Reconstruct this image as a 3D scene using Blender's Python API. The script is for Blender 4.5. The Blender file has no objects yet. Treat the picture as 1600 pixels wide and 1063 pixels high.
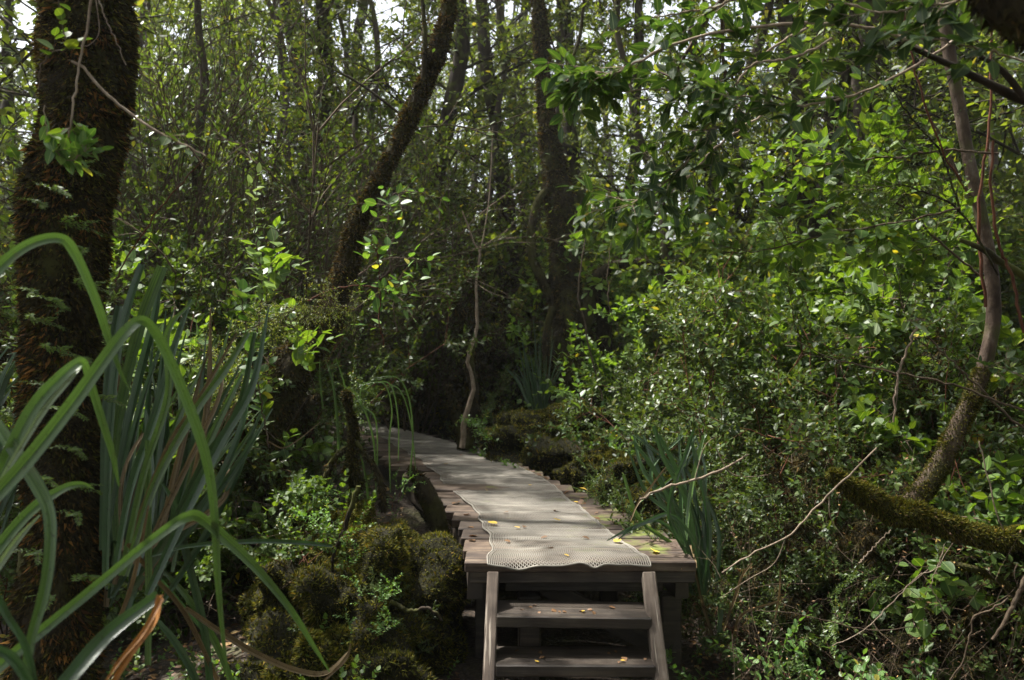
import bpy, math
import numpy as np
from mathutils import Vector

F, CX, CY, CAMZ = 1400.0, 800.0, 531.5, 1.6
PI = math.pi
col = bpy.context.scene.collection
def P(px, py, d): return np.array([(px-CX)/F*d, d, CAMZ-(py-CY)/F*d])
def R(s): return np.random.default_rng(s)
def nrm(v): return v/np.maximum(np.linalg.norm(v, axis=-1, keepdims=True), 1e-9)

# ------------------------------------------------------------------ noise / terrain
def _hash(i, j, k):
    n = (i*374761393 + j*668265263 + k*2147483647) & 0x7fffffff
    n = ((n ^ (n >> 13))*1274126177) & 0x7fffffff
    return ((n ^ (n >> 16)) & 0xffff)/65535.0
def vnoise(p):
    p = np.asarray(p, float); f = np.floor(p).astype(np.int64); t = p-f; t = t*t*(3-2*t)
    r = 0
    for a in (0, 1):
        for b in (0, 1):
            for c in (0, 1):
                w = (t[..., 0] if a else 1-t[..., 0])*(t[..., 1] if b else 1-t[..., 1])*(t[..., 2] if c else 1-t[..., 2])
                r = r + w*_hash(f[..., 0]+a, f[..., 1]+b, f[..., 2]+c)
    return r*2-1
def fbm(p, o=4):
    p = np.asarray(p, float); r = 0; a = 1.0
    for i in range(o): r = r+a*vnoise(p*(2**i)+17.3*i); a *= .5
    return r
def sst(x, a, b):
    t = np.clip((x-a)/(b-a), 0, 1); return t*t*(3-2*t)
PATH = np.array([(.31, 3.9), (.30, 4.3), (.215, 4.73), (.01, 5.6), (-.29, 6.55), (-.64, 7.65), (-.98, 8.6), (-1.4, 9.7), (-2.1, 10.8), (-3.1, 11.6), (-4.6, 12.3)])
def pathx(y): return np.interp(y, PATH[:, 1], PATH[:, 0])
def ground(x, y):
    x = np.asarray(x, float); y = np.asarray(y, float)
    q = np.stack([x, y, x*0], -1)
    h = .46*sst(y, 4.6, 6.8) + .35*sst(y, 9, 20) + .07*fbm(q*1.1, 3)+.018*fbm(q*7, 2)
    h = h + .22*np.exp(-(((x+1.15)/.55)**2+((y-4.4)/.8)**2))
    h = h + .12*np.exp(-(((x-1.0)/.7)**2+((y-7.2)/1.0)**2))
    h = h + .25*sst(x, 1.8, 5)*sst(y, 2.6, 5) + .2*sst(-x, 1.5, 5)*sst(y, 2, 5)
    dx = np.abs(x-pathx(y)); k = (1-sst(dx, .5, .85))*sst(y, 3.6, 4.0)*(1-sst(y, 12, 13))
    h = h*(1-k)+np.minimum(h, .50)*k
    f = (1-sst(np.abs(x-.3), .6, 1.0))*(1-sst(y, 4.6, 5.6))
    return h*(1-f)+np.minimum(h, .02)*f
def gz(x, y): return float(ground(np.array([x]), np.array([y]))[0])

# ------------------------------------------------------------------ mesh builder
class MB:
    def __init__(s): s.V = []; s.F = []; s.U = []; s.n = 0
    def add(s, V, Fc, U=None):
        V = np.asarray(V, float); Fc = np.asarray(Fc, np.int64)
        s.V.append(V); s.F.append(Fc+s.n); s.U.append(np.zeros((len(V), 3)) if U is None else np.asarray(U, float)); s.n += len(V)
    def tube(s, pts, rad, sides=3, cap=False, rough=0, seed=0, freq=6., flare=None):
        pts = np.asarray(pts, float); n = len(pts); rad = np.broadcast_to(np.asarray(rad, float), (n,))
        t = nrm(np.gradient(pts, axis=0)); ref = np.array([.3, .9, .1]) if abs(t[:, 2]).mean() > .5 else np.array([.1, .1, 1.])
        a = nrm(np.cross(t, ref)); b = np.cross(t, a)
        th = np.linspace(0, 2*PI, sides, endpoint=False)
        rr = rad[:, None]*np.ones((n, sides))
        dirv = np.cos(th)[None, :, None]*a[:, None]+np.sin(th)[None, :, None]*b[:, None]
        if rough:
            q = pts[:, None]*freq*np.array([1, 1, .45])+dirv*rad[:, None, None]*freq*1.6+seed*7.7
            rr = rr*(1+rough*fbm(q, 4))
        V = (pts[:, None]+dirv*rr[..., None]).reshape(-1, 3)
        i = np.arange(n-1)[:, None]*sides; j = np.arange(sides)[None]; k = (j+1) % sides
        Fc = np.stack([i+j, i+k, i+sides+k, i+sides+j], -1).reshape(-1, 4)
        L = np.concatenate([[0], np.cumsum(np.linalg.norm(np.diff(pts, axis=0), axis=1))])
        U = np.stack([np.broadcast_to(th/(2*PI), (n, sides)), np.broadcast_to(L[:, None], (n, sides)), np.zeros((n, sides))], -1).reshape(-1, 3)
        s.add(V, Fc, U)
        if cap:
            for e, (c, o) in enumerate(((pts[0], 0), (pts[-1], (n-1)*sides))):
                ring = V[o:o+sides]; c = ring.mean(0)+t[-e]*(.25 if e else -.25)*rad[-e]
                VV = np.vstack([ring, c[None]]); ff = [[q, (q+1) % sides, sides] if e else [(q+1) % sides, q, sides] for q in range(sides)]
                s.add(VV, ff, np.zeros((sides+1, 3)))
        return V.reshape(n, sides, 3), dirv
    def box(s, c, h, rot=None, jit=0, rng=None):
        g = np.array([(x, y, z) for x in (-1, 1) for y in (-1, 1) for z in (-1, 1)], float)
        # chamfered box: 24 verts
        bv = min(h)*.18
        V = []; 
        for v in g:
            for ax in range(3):
                w = v*np.array(h)
                for o in range(3):
                    if o != ax: w[o] -= v[o]*bv
                V.append(w)
        V = np.array(V)
        if jit: V = V+rng.normal(0, jit, (8, 1, 3)).repeat(3, 1).reshape(24, 3)
        ids = lambda x, y, z: (x*4+y*2+z)*3
        q = []
        for ax in range(3):
            for sg in (0, 1):
                o = [k for k in range(3) if k != ax]; cyc = [(0, 0), (1, 0), (1, 1), (0, 1)]
                if (sg == 0) ^ (ax == 1): cyc = cyc[::-1]
                f = []
                for (u, v) in cyc:
                    cc = [0, 0, 0]; cc[ax] = sg; cc[o[0]] = u; cc[o[1]] = v; f.append(ids(*cc)+ax)
                q.append(f)
        for ax in range(3):  # edges along ax
            o = [k for k in range(3) if k != ax]
            for u in (0, 1):
                for v in (0, 1):
                    c0 = [0, 0, 0]; c0[o[0]] = u; c0[o[1]] = v; c1 = list(c0); c1[ax] = 1
                    f = [ids(*c0)+o[0], ids(*c1)+o[0], ids(*c1)+o[1], ids(*c0)+o[1]]
                    q.append(f)
        tri = [[ids(x, y, z), ids(x, y, z)+1, ids(x, y, z)+2] for x in (0, 1) for y in (0, 1) for z in (0, 1)]
        U = V.copy()+(rng.uniform(0, 50, 3) if rng is not None else 0)
        if rot is not None: V = V@np.array(rot).T
        V = V+np.array(c)
        n0 = s.n
        s.add(V, q, U); s.F.append(np.array(tri)+n0)
    def build(s, name, mat, parent=None, smooth=True):
        me = bpy.data.meshes.new(name)
        if s.n:
            V = np.concatenate(s.V); U = np.concatenate(s.U)
            me.vertices.add(len(V)); me.vertices.foreach_set('co', V.ravel().astype(np.float32))
            li = np.concatenate([f.ravel() for f in s.F]); tot = np.concatenate([np.full(len(f), f.shape[1]) for f in s.F])
            me.loops.add(len(li)); me.loops.foreach_set('vertex_index', li.astype(np.int32))
            st = np.concatenate([[0], np.cumsum(tot)[:-1]])
            me.polygons.add(len(tot)); me.polygons.foreach_set('loop_start', st.astype(np.int32)); me.polygons.foreach_set('loop_total', tot.astype(np.int32))
            me.polygons.foreach_set('use_smooth', np.full(len(tot), smooth))
            at = me.attributes.new('luv', 'FLOAT_VECTOR', 'POINT'); at.data.foreach_set('vector', U.ravel().astype(np.float32))
            me.update(calc_edges=True)
        me.materials.append(mat)
        o = bpy.data.objects.new(name, me); col.objects.link(o)
        if parent is not None: o.parent = parent
        return o

def thing(name, label, cat, loc=(0, 0, 0), group=None):
    o = bpy.data.objects.new(name, None); col.objects.link(o); o.location = loc; o.empty_display_size = .1
    o['label'] = label; o['category'] = cat
    if group: o['group'] = group
    return o
def tag(o, label=None, cat=None, group=None, kind=None):
    for k, v in (('label', label), ('category', cat), ('group', group), ('kind', kind)):
        if v: o[k] = v
    return o
def rebase(root):
    """children were built in world coordinates: keep them there under a root that stands at its own base"""
    for c in root.children: c.location = -Vector(root.location)
def dup(root, loc, rz, sc, label, group=None, tilt=(0, 0)):
    r = root.copy(); col.objects.link(r); r.location = loc; r.rotation_euler = (tilt[0], tilt[1], rz); r.scale = sc if hasattr(sc, '__len__') else (sc, sc, sc)
    r['label'] = label
    if group: r['group'] = group
    elif 'group' in r: del r['group']
    for ch in list(root.children):
        c = ch.copy(); col.objects.link(c); c.parent = r
        for g in ch.children:
            d = g.copy(); col.objects.link(d); d.parent = c
    return r

def smooth_path(pts, n, vals=None):
    pts = np.asarray(pts, float); k = len(pts)
    Pq = np.vstack([2*pts[0]-pts[1], pts, 2*pts[-1]-pts[-2]])
    t = np.linspace(0, k-1-1e-6, n); i = t.astype(int); u = (t-i)[:, None]
    a, b, c, d = Pq[i], Pq[i+1], Pq[i+2], Pq[i+3]
    out = .5*((2*b)+(-a+c)*u+(2*a-5*b+4*c-d)*u*u+(-a+3*b-3*c+d)*u**3)
    if vals is None: return out
    return out, np.interp(t, np.arange(k), vals)

# ------------------------------------------------------------------ materials
def newmat(name):
    m = bpy.data.materials.new(name); m.use_nodes = True; nt = m.node_tree; nt.nodes.clear()
    return m, nt, lambda t, **k: _nd(nt, t, **k)
def _nd(nt, t, **k):
    n = nt.nodes.new(t)
    for a, v in k.items():
        if a.startswith('in_'):
            n.inputs[a[3:].replace('_', ' ')].default_value = v
        else: setattr(n, a, v)
    return n
def ramp(N, stops, mode='LINEAR'):
    r = N('ShaderNodeValToRGB'); cr = r.color_ramp; cr.interpolation = mode
    while len(cr.elements) < len(stops): cr.elements.new(.5)
    for e, (p, c) in zip(cr.elements, stops): e.position = p; e.color = (*c, 1)
    return r
def leafmat(name, stops, trans, rough=.38, tfac=.3, vein=.0, spec=.5, blotch=None):
    """stops: colours picked per leaf; trans: colour multiplier for light coming through"""
    m, nt, N = newmat(name); L = nt.links.new
    geo = N('ShaderNodeNewGeometry'); oi = N('ShaderNodeObjectInfo')
    r = ramp(N, stops); L(geo.outputs['Random Per Island'], r.inputs[0])
    c = r.outputs[0]
    hs = N('ShaderNodeHueSaturation'); mp = N('ShaderNodeMapRange', in_To_Min=.75, in_To_Max=1.25)
    L(oi.outputs['Random'], mp.inputs['Value']); L(mp.outputs[0], hs.inputs['Value']); L(c, hs.inputs['Color']); c = hs.outputs[0]
    at = N('ShaderNodeAttribute', attribute_name='luv'); sp = N('ShaderNodeSeparateXYZ'); L(at.outputs['Vector'], sp.inputs[0])
    if blotch:
        nz = N('ShaderNodeTexNoise', in_Scale=blotch[0], in_Detail=3.); tc = N('ShaderNodeTexCoord'); L(tc.outputs['Object'], nz.inputs['Vector'])
        rr = ramp(N, [(.55, (0, 0, 0)), (.68, (1, 1, 1))]); L(nz.outputs[0], rr.inputs[0])
        mx = N('ShaderNodeMix', data_type='RGBA'); L(rr.outputs[0], mx.inputs['Factor']); L(c, mx.inputs['A']); mx.inputs['B'].default_value = (*blotch[1], 1); c = mx.outputs['Result']
    if vein:
        ab = N('ShaderNodeMath', operation='ABSOLUTE'); L(sp.outputs[0], ab.inputs[0])
        rr = ramp(N, [(0, (vein, vein, vein)), (.12, (0, 0, 0))]); L(ab.outputs[0], rr.inputs[0])
        mx = N('ShaderNodeMix', data_type='RGBA'); L(rr.outputs[0], mx.inputs['Factor']); L(c, mx.inputs['A']); mx.inputs['B'].default_value = (.25, .32, .12, 1); c = mx.outputs['Result']
    b = N('ShaderNodeBsdfPrincipled', in_Roughness=rough); L(c, b.inputs['Base Color']); b.inputs['Specular IOR Level'].default_value = spec
    t = N('ShaderNodeBsdfTranslucent'); mt = N('ShaderNodeMix', data_type='RGBA', blend_type='MULTIPLY'); mt.inputs['Factor'].default_value = 1
    L(c, mt.inputs['A']); mt.inputs['B'].default_value = (*trans, 1); L(mt.outputs['Result'], t.inputs[0])
    ms = N('ShaderNodeMixShader'); ms.inputs[0].default_value = tfac; L(b.outputs[0], ms.inputs[1]); L(t.outputs[0], ms.inputs[2])
    o = N('ShaderNodeOutputMaterial'); L(ms.outputs[0], o.inputs[0]); return m
def barkmat(name, c1, c2, c3=None, scale=(14, 14, 3), bump=.6, rough=.85, moss=None, mossth=.5):
    m, nt, N = newmat(name); L = nt.links.new
    tc = N('ShaderNodeTexCoord'); mp = N('ShaderNodeMapping'); mp.inputs['Scale'].default_value = scale; L(tc.outputs['Object'], mp.inputs['Vector'])
    nz = N('ShaderNodeTexNoise', in_Scale=1., in_Detail=7., in_Roughness=.65); L(mp.outputs[0], nz.inputs['Vector'])
    r = ramp(N, [(.32, c1), (.58, c2), (.75, c3 or c2)]); L(nz.outputs[0], r.inputs[0]); c = r.outputs[0]
    if moss:
        n2 = N('ShaderNodeTexNoise', in_Scale=5., in_Detail=4.); L(tc.outputs['Object'], n2.inputs['Vector'])
        rr = ramp(N, [(mossth, (0, 0, 0)), (mossth+.12, (1, 1, 1))]); L(n2.outputs[0], rr.inputs[0])
        mx = N('ShaderNodeMix', data_type='RGBA'); L(rr.outputs[0], mx.inputs['Factor']); L(c, mx.inputs['A']); mx.inputs['B'].default_value = (*moss, 1); c = mx.outputs['Result']
    bp = N('ShaderNodeBump', in_Strength=bump, in_Distance=.02); L(nz.outputs[0], bp.inputs['Height'])
    b = N('ShaderNodeBsdfPrincipled', in_Roughness=rough); L(c, b.inputs['Base Color']); L(bp.outputs[0], b.inputs['Normal']); b.inputs['Specular IOR Level'].default_value = .15
    o = N('ShaderNodeOutputMaterial'); L(b.outputs[0], o.inputs[0]); return m
def woodmat(name, cols, moss=None, wet=.75, worn=None):
    """planks: luv is each board's own local coordinate with a random offset; grain runs along x"""
    m, nt, N = newmat(name); L = nt.links.new
    at = N('ShaderNodeAttribute', attribute_name='luv'); geo = N('ShaderNodeNewGeometry'); tc = N('ShaderNodeTexCoord')
    mp = N('ShaderNodeMapping'); mp.inputs['Scale'].default_value = (2.2, 42, 42); L(at.outputs['Vector'], mp.inputs['Vector'])
    nz = N('ShaderNodeTexNoise', in_Scale=1., in_Detail=8., in_Roughness=.7, in_Distortion=.4); L(mp.outputs[0], nz.inputs['Vector'])
    r = ramp(N, [(.30, cols[0]), (.5, cols[1]), (.68, cols[2])]); L(nz.outputs[0], r.inputs[0]); c = r.outputs[0]
    hs = N('ShaderNodeHueSaturation'); rg = N('ShaderNodeMapRange', in_To_Min=.6, in_To_Max=1.35); L(geo.outputs['Random Per Island'], rg.inputs['Value']); L(rg.outputs[0], hs.inputs['Value']); L(c, hs.inputs['Color']); c = hs.outputs[0]
    n3 = N('ShaderNodeTexNoise', in_Scale=9., in_Detail=5.); L(tc.outputs['Object'], n3.inputs['Vector'])
    r3 = ramp(N, [(.38, (.45, .38, .33)), (.62, (1, 1, 1))]); L(n3.outputs[0], r3.inputs[0])
    mm = N('ShaderNodeMix', data_type='RGBA', blend_type='MULTIPLY'); mm.inputs['Factor'].default_value = .9; L(c, mm.inputs['A']); L(r3.outputs[0], mm.inputs['B']); c = mm.outputs['Result']
    if worn:
        n4 = N('ShaderNodeTexNoise', in_Scale=26., in_Detail=6.); L(mp.outputs[0], n4.inputs['Vector']); n4.inputs['Scale'].default_value = 1.7
        r4 = ramp(N, [(.56, (0, 0, 0)), (.63, (1, 1, 1))]); L(n4.outputs[0], r4.inputs[0])
        mx = N('ShaderNodeMix', data_type='RGBA'); L(r4.outputs[0], mx.inputs['Factor']); L(c, mx.inputs['A']); mx.inputs['B'].default_value = (*worn, 1); c = mx.outputs['Result']
    if moss:
        n2 = N('ShaderNodeTexNoise', in_Scale=4.5, in_Detail=6., in_Roughness=.65); L(tc.outputs['Object'], n2.inputs['Vector'])
        sp = N('ShaderNodeSeparateXYZ'); L(tc.outputs['Object'], sp.inputs[0])
        px = N('ShaderNodeMath', operation='MULTIPLY_ADD'); L(sp.outputs[0], px.inputs[0]); px.inputs[1].default_value = .16; L(n2.outputs[0], px.inputs[2])
        rr = ramp(N, [(.60, (0, 0, 0)), (.70, (1, 1, 1))]); L(px.outputs[0], rr.inputs[0])
        mx = N('ShaderNodeMix', data_type='RGBA'); L(rr.outputs[0], mx.inputs['Factor']); L(c, mx.inputs['A']); mx.inputs['B'].default_value = (*moss, 1); c = mx.outputs['Result']
    bp = N('ShaderNodeBump', in_Strength=.55, in_Distance=.006); L(nz.outputs[0], bp.inputs['Height'])
    b = N('ShaderNodeBsdfPrincipled', in_Roughness=wet); L(c, b.inputs['Base Color']); L(bp.outputs[0], b.inputs['Normal'])
    o = N('ShaderNodeOutputMaterial'); L(b.outputs[0], o.inputs[0]); return m
def strapmat(name, top, stripe, trans, blot, spec=.9, rough=.36):
    m, nt, N = newmat(name); L = nt.links.new
    at = N('ShaderNodeAttribute', attribute_name='luv'); mp = N('ShaderNodeMapping'); mp.inputs['Scale'].default_value = (9, .5, 1); L(at.outputs['Vector'], mp.inputs['Vector'])
    nz = N('ShaderNodeTexNoise', in_Scale=1., in_Detail=5.); L(mp.outputs[0], nz.inputs['Vector'])
    r = ramp(N, [(.40, top), (.56, stripe)]); L(nz.outputs[0], r.inputs[0])
    geo = N('ShaderNodeNewGeometry'); hs = N('ShaderNodeHueSaturation'); rg = N('ShaderNodeMapRange', in_To_Min=.82, in_To_Max=1.2); L(geo.outputs['Random Per Island'], rg.inputs['Value']); L(rg.outputs[0], hs.inputs['Value']); L(r.outputs[0], hs.inputs['Color'])
    tc = N('ShaderNodeTexCoord'); n2 = N('ShaderNodeTexNoise', in_Scale=16., in_Detail=8., in_Roughness=.7); L(tc.outputs['Object'], n2.inputs['Vector'])
    rr = ramp(N, [(.60, (0, 0, 0)), (.72, (.9, .9, .9))]); L(n2.outputs[0], rr.inputs[0])
    mx = N('ShaderNodeMix', data_type='RGBA'); L(rr.outputs[0], mx.inputs['Factor']); L(hs.outputs[0], mx.inputs['A']); mx.inputs['B'].default_value = (*blot, 1)
    n5 = N('ShaderNodeTexNoise', in_Scale=110., in_Detail=3.); L(tc.outputs['Object'], n5.inputs['Vector']); r5 = ramp(N, [(.63, (1, 1, 1)), (.69, (.35, .3, .2))]); L(n5.outputs[0], r5.inputs[0])
    m5 = N('ShaderNodeMix', data_type='RGBA', blend_type='MULTIPLY'); m5.inputs['Factor'].default_value = 1; L(mx.outputs['Result'], m5.inputs['A']); L(r5.outputs[0], m5.inputs['B']); mx = m5
    w5 = N('ShaderNodeTexWave', bands_direction='X', in_Scale=2.6, in_Distortion=1.2, in_Detail=3.); L(at.outputs['Vector'], w5.inputs['Vector']); r6 = ramp(N, [(.2, (.72, .72, .72)), (.8, (1.25, 1.25, 1.2))]); L(w5.outputs[0], r6.inputs[0])
    m6 = N('ShaderNodeMix', data_type='RGBA', blend_type='MULTIPLY'); m6.inputs['Factor'].default_value = .8; L(mx.outputs['Result'], m6.inputs['A']); L(r6.outputs[0], m6.inputs['B']); mx = m6
    bp = N('ShaderNodeBump', in_Strength=.35, in_Distance=.003); L(nz.outputs[0], bp.inputs['Height'])
    b = N('ShaderNodeBsdfPrincipled', in_Roughness=rough); L(mx.outputs['Result'], b.inputs['Base Color']); L(bp.outputs[0], b.inputs['Normal']); b.inputs['Coat Weight'].default_value = .08; b.inputs['Coat Roughness'].default_value = .2; b.inputs['Specular IOR Level'].default_value = spec
    t = N('ShaderNodeBsdfTranslucent'); t.inputs[0].default_value = (*trans, 1)
    ms = N('ShaderNodeMixShader'); ms.inputs[0].default_value = .14; L(b.outputs[0], ms.inputs[1]); L(t.outputs[0], ms.inputs[2])
    o = N('ShaderNodeOutputMaterial'); L(ms.outputs[0], o.inputs[0]); return m

G = lambda r, g, b: (r, g, b)
M = {}
M['box'] = leafmat('small glossy leaf', [(0, (.028, .052, .012)), (.5, (.052, .088, .02)), (.9, (.085, .125, .028)), (.992, (.10, .14, .03)), (1, (.40, .30, .04))], (1.8, 1.7, .6), .42, .32, spec=.35)
M['round'] = leafmat('round fresh leaf', [(0, (.04, .085, .014)), (.6, (.07, .125, .02)), (.97, (.10, .16, .025)), (.995, (.13, .17, .03)), (1, (.5, .36, .04))], (2.0, 1.9, .5), .48, .40, vein=.5, spec=.35)
M['holly'] = leafmat('dark leathery leaf', [(0, (.022, .05, .014)), (.6, (.036, .07, .018)), (1, (.055, .095, .022))], (2., 2., .7), .52, .32, vein=.35, spec=.3)
M['sprig'] = leafmat('fresh sprig leaf', [(0, (.05, .115, .028)), (.7, (.085, .165, .038)), (.97, (.12, .20, .045)), (1, (.40, .34, .05))], (1.8, 1.8, .6), .45, .36, vein=.5, spec=.4)
M['pale'] = leafmat('pale sprig leaf', [(0, (.10, .15, .07)), (.7, (.15, .21, .10)), (1, (.20, .25, .10))], (1.5, 1.6, .8), .45, .3, vein=.4)
M['far'] = leafmat('forest leaf', [(0, (.035, .06, .012)), (.5, (.06, .095, .018)), (.9, (.095, .135, .025)), (1, (.18, .17, .04))], (2.4, 2.1, .6), .5, .48, spec=.3)
M['bamboo'] = leafmat('light canopy leaf', [(0, (.06, .095, .02)), (.6, (.10, .14, .03)), (1, (.15, .175, .04))], (2.2, 2.1, .7), .5, .5, spec=.3)
M['fern'] = leafmat('feathery frond', [(0, (.10, .14, .02)), (.6, (.16, .20, .03)), (1, (.24, .25, .04))], (1.6, 1.6, .7), .55, .35)
M['moss'] = leafmat('moss', [(0, (.022, .026, .007)), (.5, (.055, .058, .011)), (.85, (.11, .105, .016)), (1, (.17, .12, .025))], (1.5, 1.4, .6), .8, .25, spec=.15)
M['mossshade'] = leafmat('dark moss and shaded leaf', [(0, (.010, .009, .006)), (.5, (.028, .024, .011)), (.85, (.055, .046, .016)), (1, (.11, .07, .022))], (1.8, 1.3, .6), .85, .22, spec=.12)  # moss on the trunks; in the thickets its dark tone stands in for shade
M['mossyel'] = leafmat('yellow moss', [(0, (.04, .05, .010)), (.5, (.10, .105, .016)), (.85, (.18, .17, .025)), (1, (.24, .16, .035))], (1.5, 1.4, .6), .8, .25, spec=.15)
M['rootlet'] = leafmat('orange rootlets', [(0, (.06, .028, .012)), (.5, (.15, .075, .022)), (1, (.26, .13, .03))], (1.4, 1.1, .6), .85, .25, spec=.12)
M['dead'] = leafmat('dead leaf', [(0, (.05, .025, .012)), (.5, (.12, .06, .025)), (.9, (.2, .11, .04)), (1, (.34, .22, .06))], (1.3, 1., .6), .6, .15)
M['yellow'] = leafmat('fallen yellow leaf', [(0, (.55, .40, .04)), (.6, (.62, .42, .06)), (1, (.5, .22, .04))], (1.3, 1.2, .5), .5, .2)
M['twig'] = barkmat('twig bark', (.045, .03, .02), (.10, .075, .05), (.16, .13, .10), scale=(60, 60, 20), bump=.3)
M['redtwig'] = barkmat('reddish twig', (.05, .02, .012), (.11, .045, .025), scale=(60, 60, 20), bump=.3)
M['paletwig'] = barkmat('pale dry twig', (.14, .10, .07), (.28, .22, .16), (.4, .34, .27), scale=(50, 50, 20), bump=.4)
M['bark'] = barkmat('forest bark', (.012, .009, .006), (.035, .026, .018), (.065, .05, .035), moss=(.06, .065, .015), mossth=.5)
M['barkpale'] = barkmat('pale forest bark', (.03, .024, .018), (.075, .06, .045), (.13, .11, .09), moss=(.07, .075, .025), mossth=.55)
M['barkmossy'] = barkmat('mossy bark', (.015, .011, .007), (.035, .028, .014), (.07, .06, .02), scale=(30, 30, 14), bump=1.0, moss=(.05, .05, .012), mossth=.45)
M['smoothbark'] = barkmat('reddish smooth bark', (.03, .02, .014), (.085, .06, .043), (.17, .14, .11), scale=(22, 22, 12), bump=.6, rough=.75, moss=(.06, .06, .022), mossth=.52)
M['mossbase'] = barkmat('mossy earth', (.008, .007, .004), (.020, .019, .007), (.034, .034, .010), scale=(40, 40, 40), bump=1.0)
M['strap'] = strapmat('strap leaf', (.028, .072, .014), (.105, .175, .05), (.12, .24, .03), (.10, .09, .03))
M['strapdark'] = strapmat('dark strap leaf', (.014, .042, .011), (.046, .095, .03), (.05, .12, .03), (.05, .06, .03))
M['strapsplit'] = strapmat('strap leaf pale side', (.10, .15, .07), (.28, .33, .2), (.2, .3, .08), (.2, .18, .1))
M['strapdead'] = strapmat('dead strap leaf', (.09, .062, .032), (.22, .165, .09), (.15, .10, .04), (.06, .03, .015), spec=.2, rough=.6)
M['straporange'] = strapmat('dying strap leaf', (.16, .05, .015), (.38, .17, .03), (.25, .1, .02), (.10, .03, .01), spec=.3, rough=.5)
M['deck'] = woodmat('weathered decking', [(.022, .014, .009), (.082, .054, .034), (.18, .135, .09)], moss=(.10, .12, .015))
M['darkwood'] = woodmat('dark wet timber', [(.014, .010, .007), (.045, .034, .023), (.095, .074, .053)], wet=.55)
M['stringer'] = woodmat('worn stair timber', [(.05, .036, .026), (.12, .09, .065), (.20, .16, .12)], worn=(.34, .29, .23))
def simple(name, c, rough):
    m, nt, N = newmat(name); b = N('ShaderNodeBsdfPrincipled', in_Roughness=rough); tc = N('ShaderNodeTexCoord')
    nz = N('ShaderNodeTexNoise', in_Scale=6., in_Detail=4.); nt.links.new(tc.outputs['Object'], nz.inputs['Vector'])
    r = ramp(N, [(.3, tuple(q*.65 for q in c)), (.7, tuple(min(1, q*1.25) for q in c))]); nt.links.new(nz.outputs[0], r.inputs[0]); nt.links.new(r.outputs[0], b.inputs['Base Color'])
    o = N('ShaderNodeOutputMaterial'); nt.links.new(b.outputs[0], o.inputs[0]); return m
M['net'] = simple('pale cord netting', (.185, .17, .14), .8)
def groundmat():
    m, nt, N = newmat('forest soil'); L = nt.links.new
    tc = N('ShaderNodeTexCoord'); nz = N('ShaderNodeTexNoise', in_Scale=3., in_Detail=8., in_Roughness=.7); L(tc.outputs['Object'], nz.inputs['Vector'])
    n2 = N('ShaderNodeTexNoise', in_Scale=45., in_Detail=5.); L(tc.outputs['Object'], n2.inputs['Vector'])
    r = ramp(N, [(.35, (.022, .015, .010)), (.5, (.045, .032, .02)), (.6, (.05, .05, .016)), (.75, (.07, .075, .02))]); L(nz.outputs[0], r.inputs[0])
    r2 = ramp(N, [(.3, (.4, .4, .4)), (.7, (1.5, 1.4, 1.3))]); L(n2.outputs[0], r2.inputs[0])
    mx = N('ShaderNodeMix', data_type='RGBA', blend_type='MULTIPLY'); mx.inputs['Factor'].default_value = 1; L(r.outputs[0], mx.inputs['A']); L(r2.outputs[0], mx.inputs['B'])
    bp = N('ShaderNodeBump', in_Strength=1., in_Distance=.03); L(n2.outputs[0], bp.inputs['Height'])
    b = N('ShaderNodeBsdfPrincipled', in_Roughness=.9); L(mx.outputs['Result'], b.inputs['Base Color']); L(bp.outputs[0], b.inputs['Normal'])
    o = N('ShaderNodeOutputMaterial'); L(b.outputs[0], o.inputs[0]); return m
M['ground'] = groundmat()

# ------------------------------------------------------------------ leaf templates (x across -1..1, y along 0..1, z up)
def T_diamond(w=.22):
    V = [(0, 0, 0), (-w, .45, .04), (w, .45, .04), (0, 1, -.05), (0, .45, -.02)]
    Fc = [(0, 4, 1), (0, 2, 4), (4, 3, 1), (4, 2, 3)]
    return V, Fc
def T_ovate(w=.3, droop=.12, n=5, serr=0., wid=None):
    V = [(0, 0, 0)]; Fc = []
    ys = np.linspace(0, 1, n+1)[1:-1]
    for q, y in enumerate(ys):
        ww = w*math.sin(PI*y**.8)**.75
        if serr and q % 2: ww *= 1-serr
        z = -droop*y*y; V += [(-ww, y, z+.16*ww*3*.3), (0, y, z-.02), (ww, y, z+.16*ww*3*.3)]
    V.append((0, 1, -droop*1.1)); k = len(ys); tip = len(V)-1
    Fc += [(0, 2, 1), (0, 3, 2)]
    for i in range(k-1):
        a = 1+3*i; b = a+3
        Fc += [(a, a+1, b+1), (a, b+1, b), (a+1, a+2, b+2), (a+1, b+2, b+1)]
    a = 1+3*(k-1); Fc += [(a, a+1, tip), (a+1, a+2, tip)]
    return V, Fc
def T_blade(w=.08):
    return [(-w, 0, 0), (w, 0, 0), (0, 1, -.15)], [(0, 1, 2)]
TPL = dict(diamond=T_diamond(.22), small=T_ovate(.25, .1, 3), ovate=T_ovate(.30, .12, 6), round=T_ovate(.40, .12, 6), holly=T_ovate(.30, .14, 11, .22), lance=T_diamond(.13), rnd3=T_ovate(.36, .1, 4), blade=T_blade(), moss=T_blade(.20))
for k, (v, f) in list(TPL.items()): TPL[k] = (np.array(v, float), np.array(f))
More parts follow.
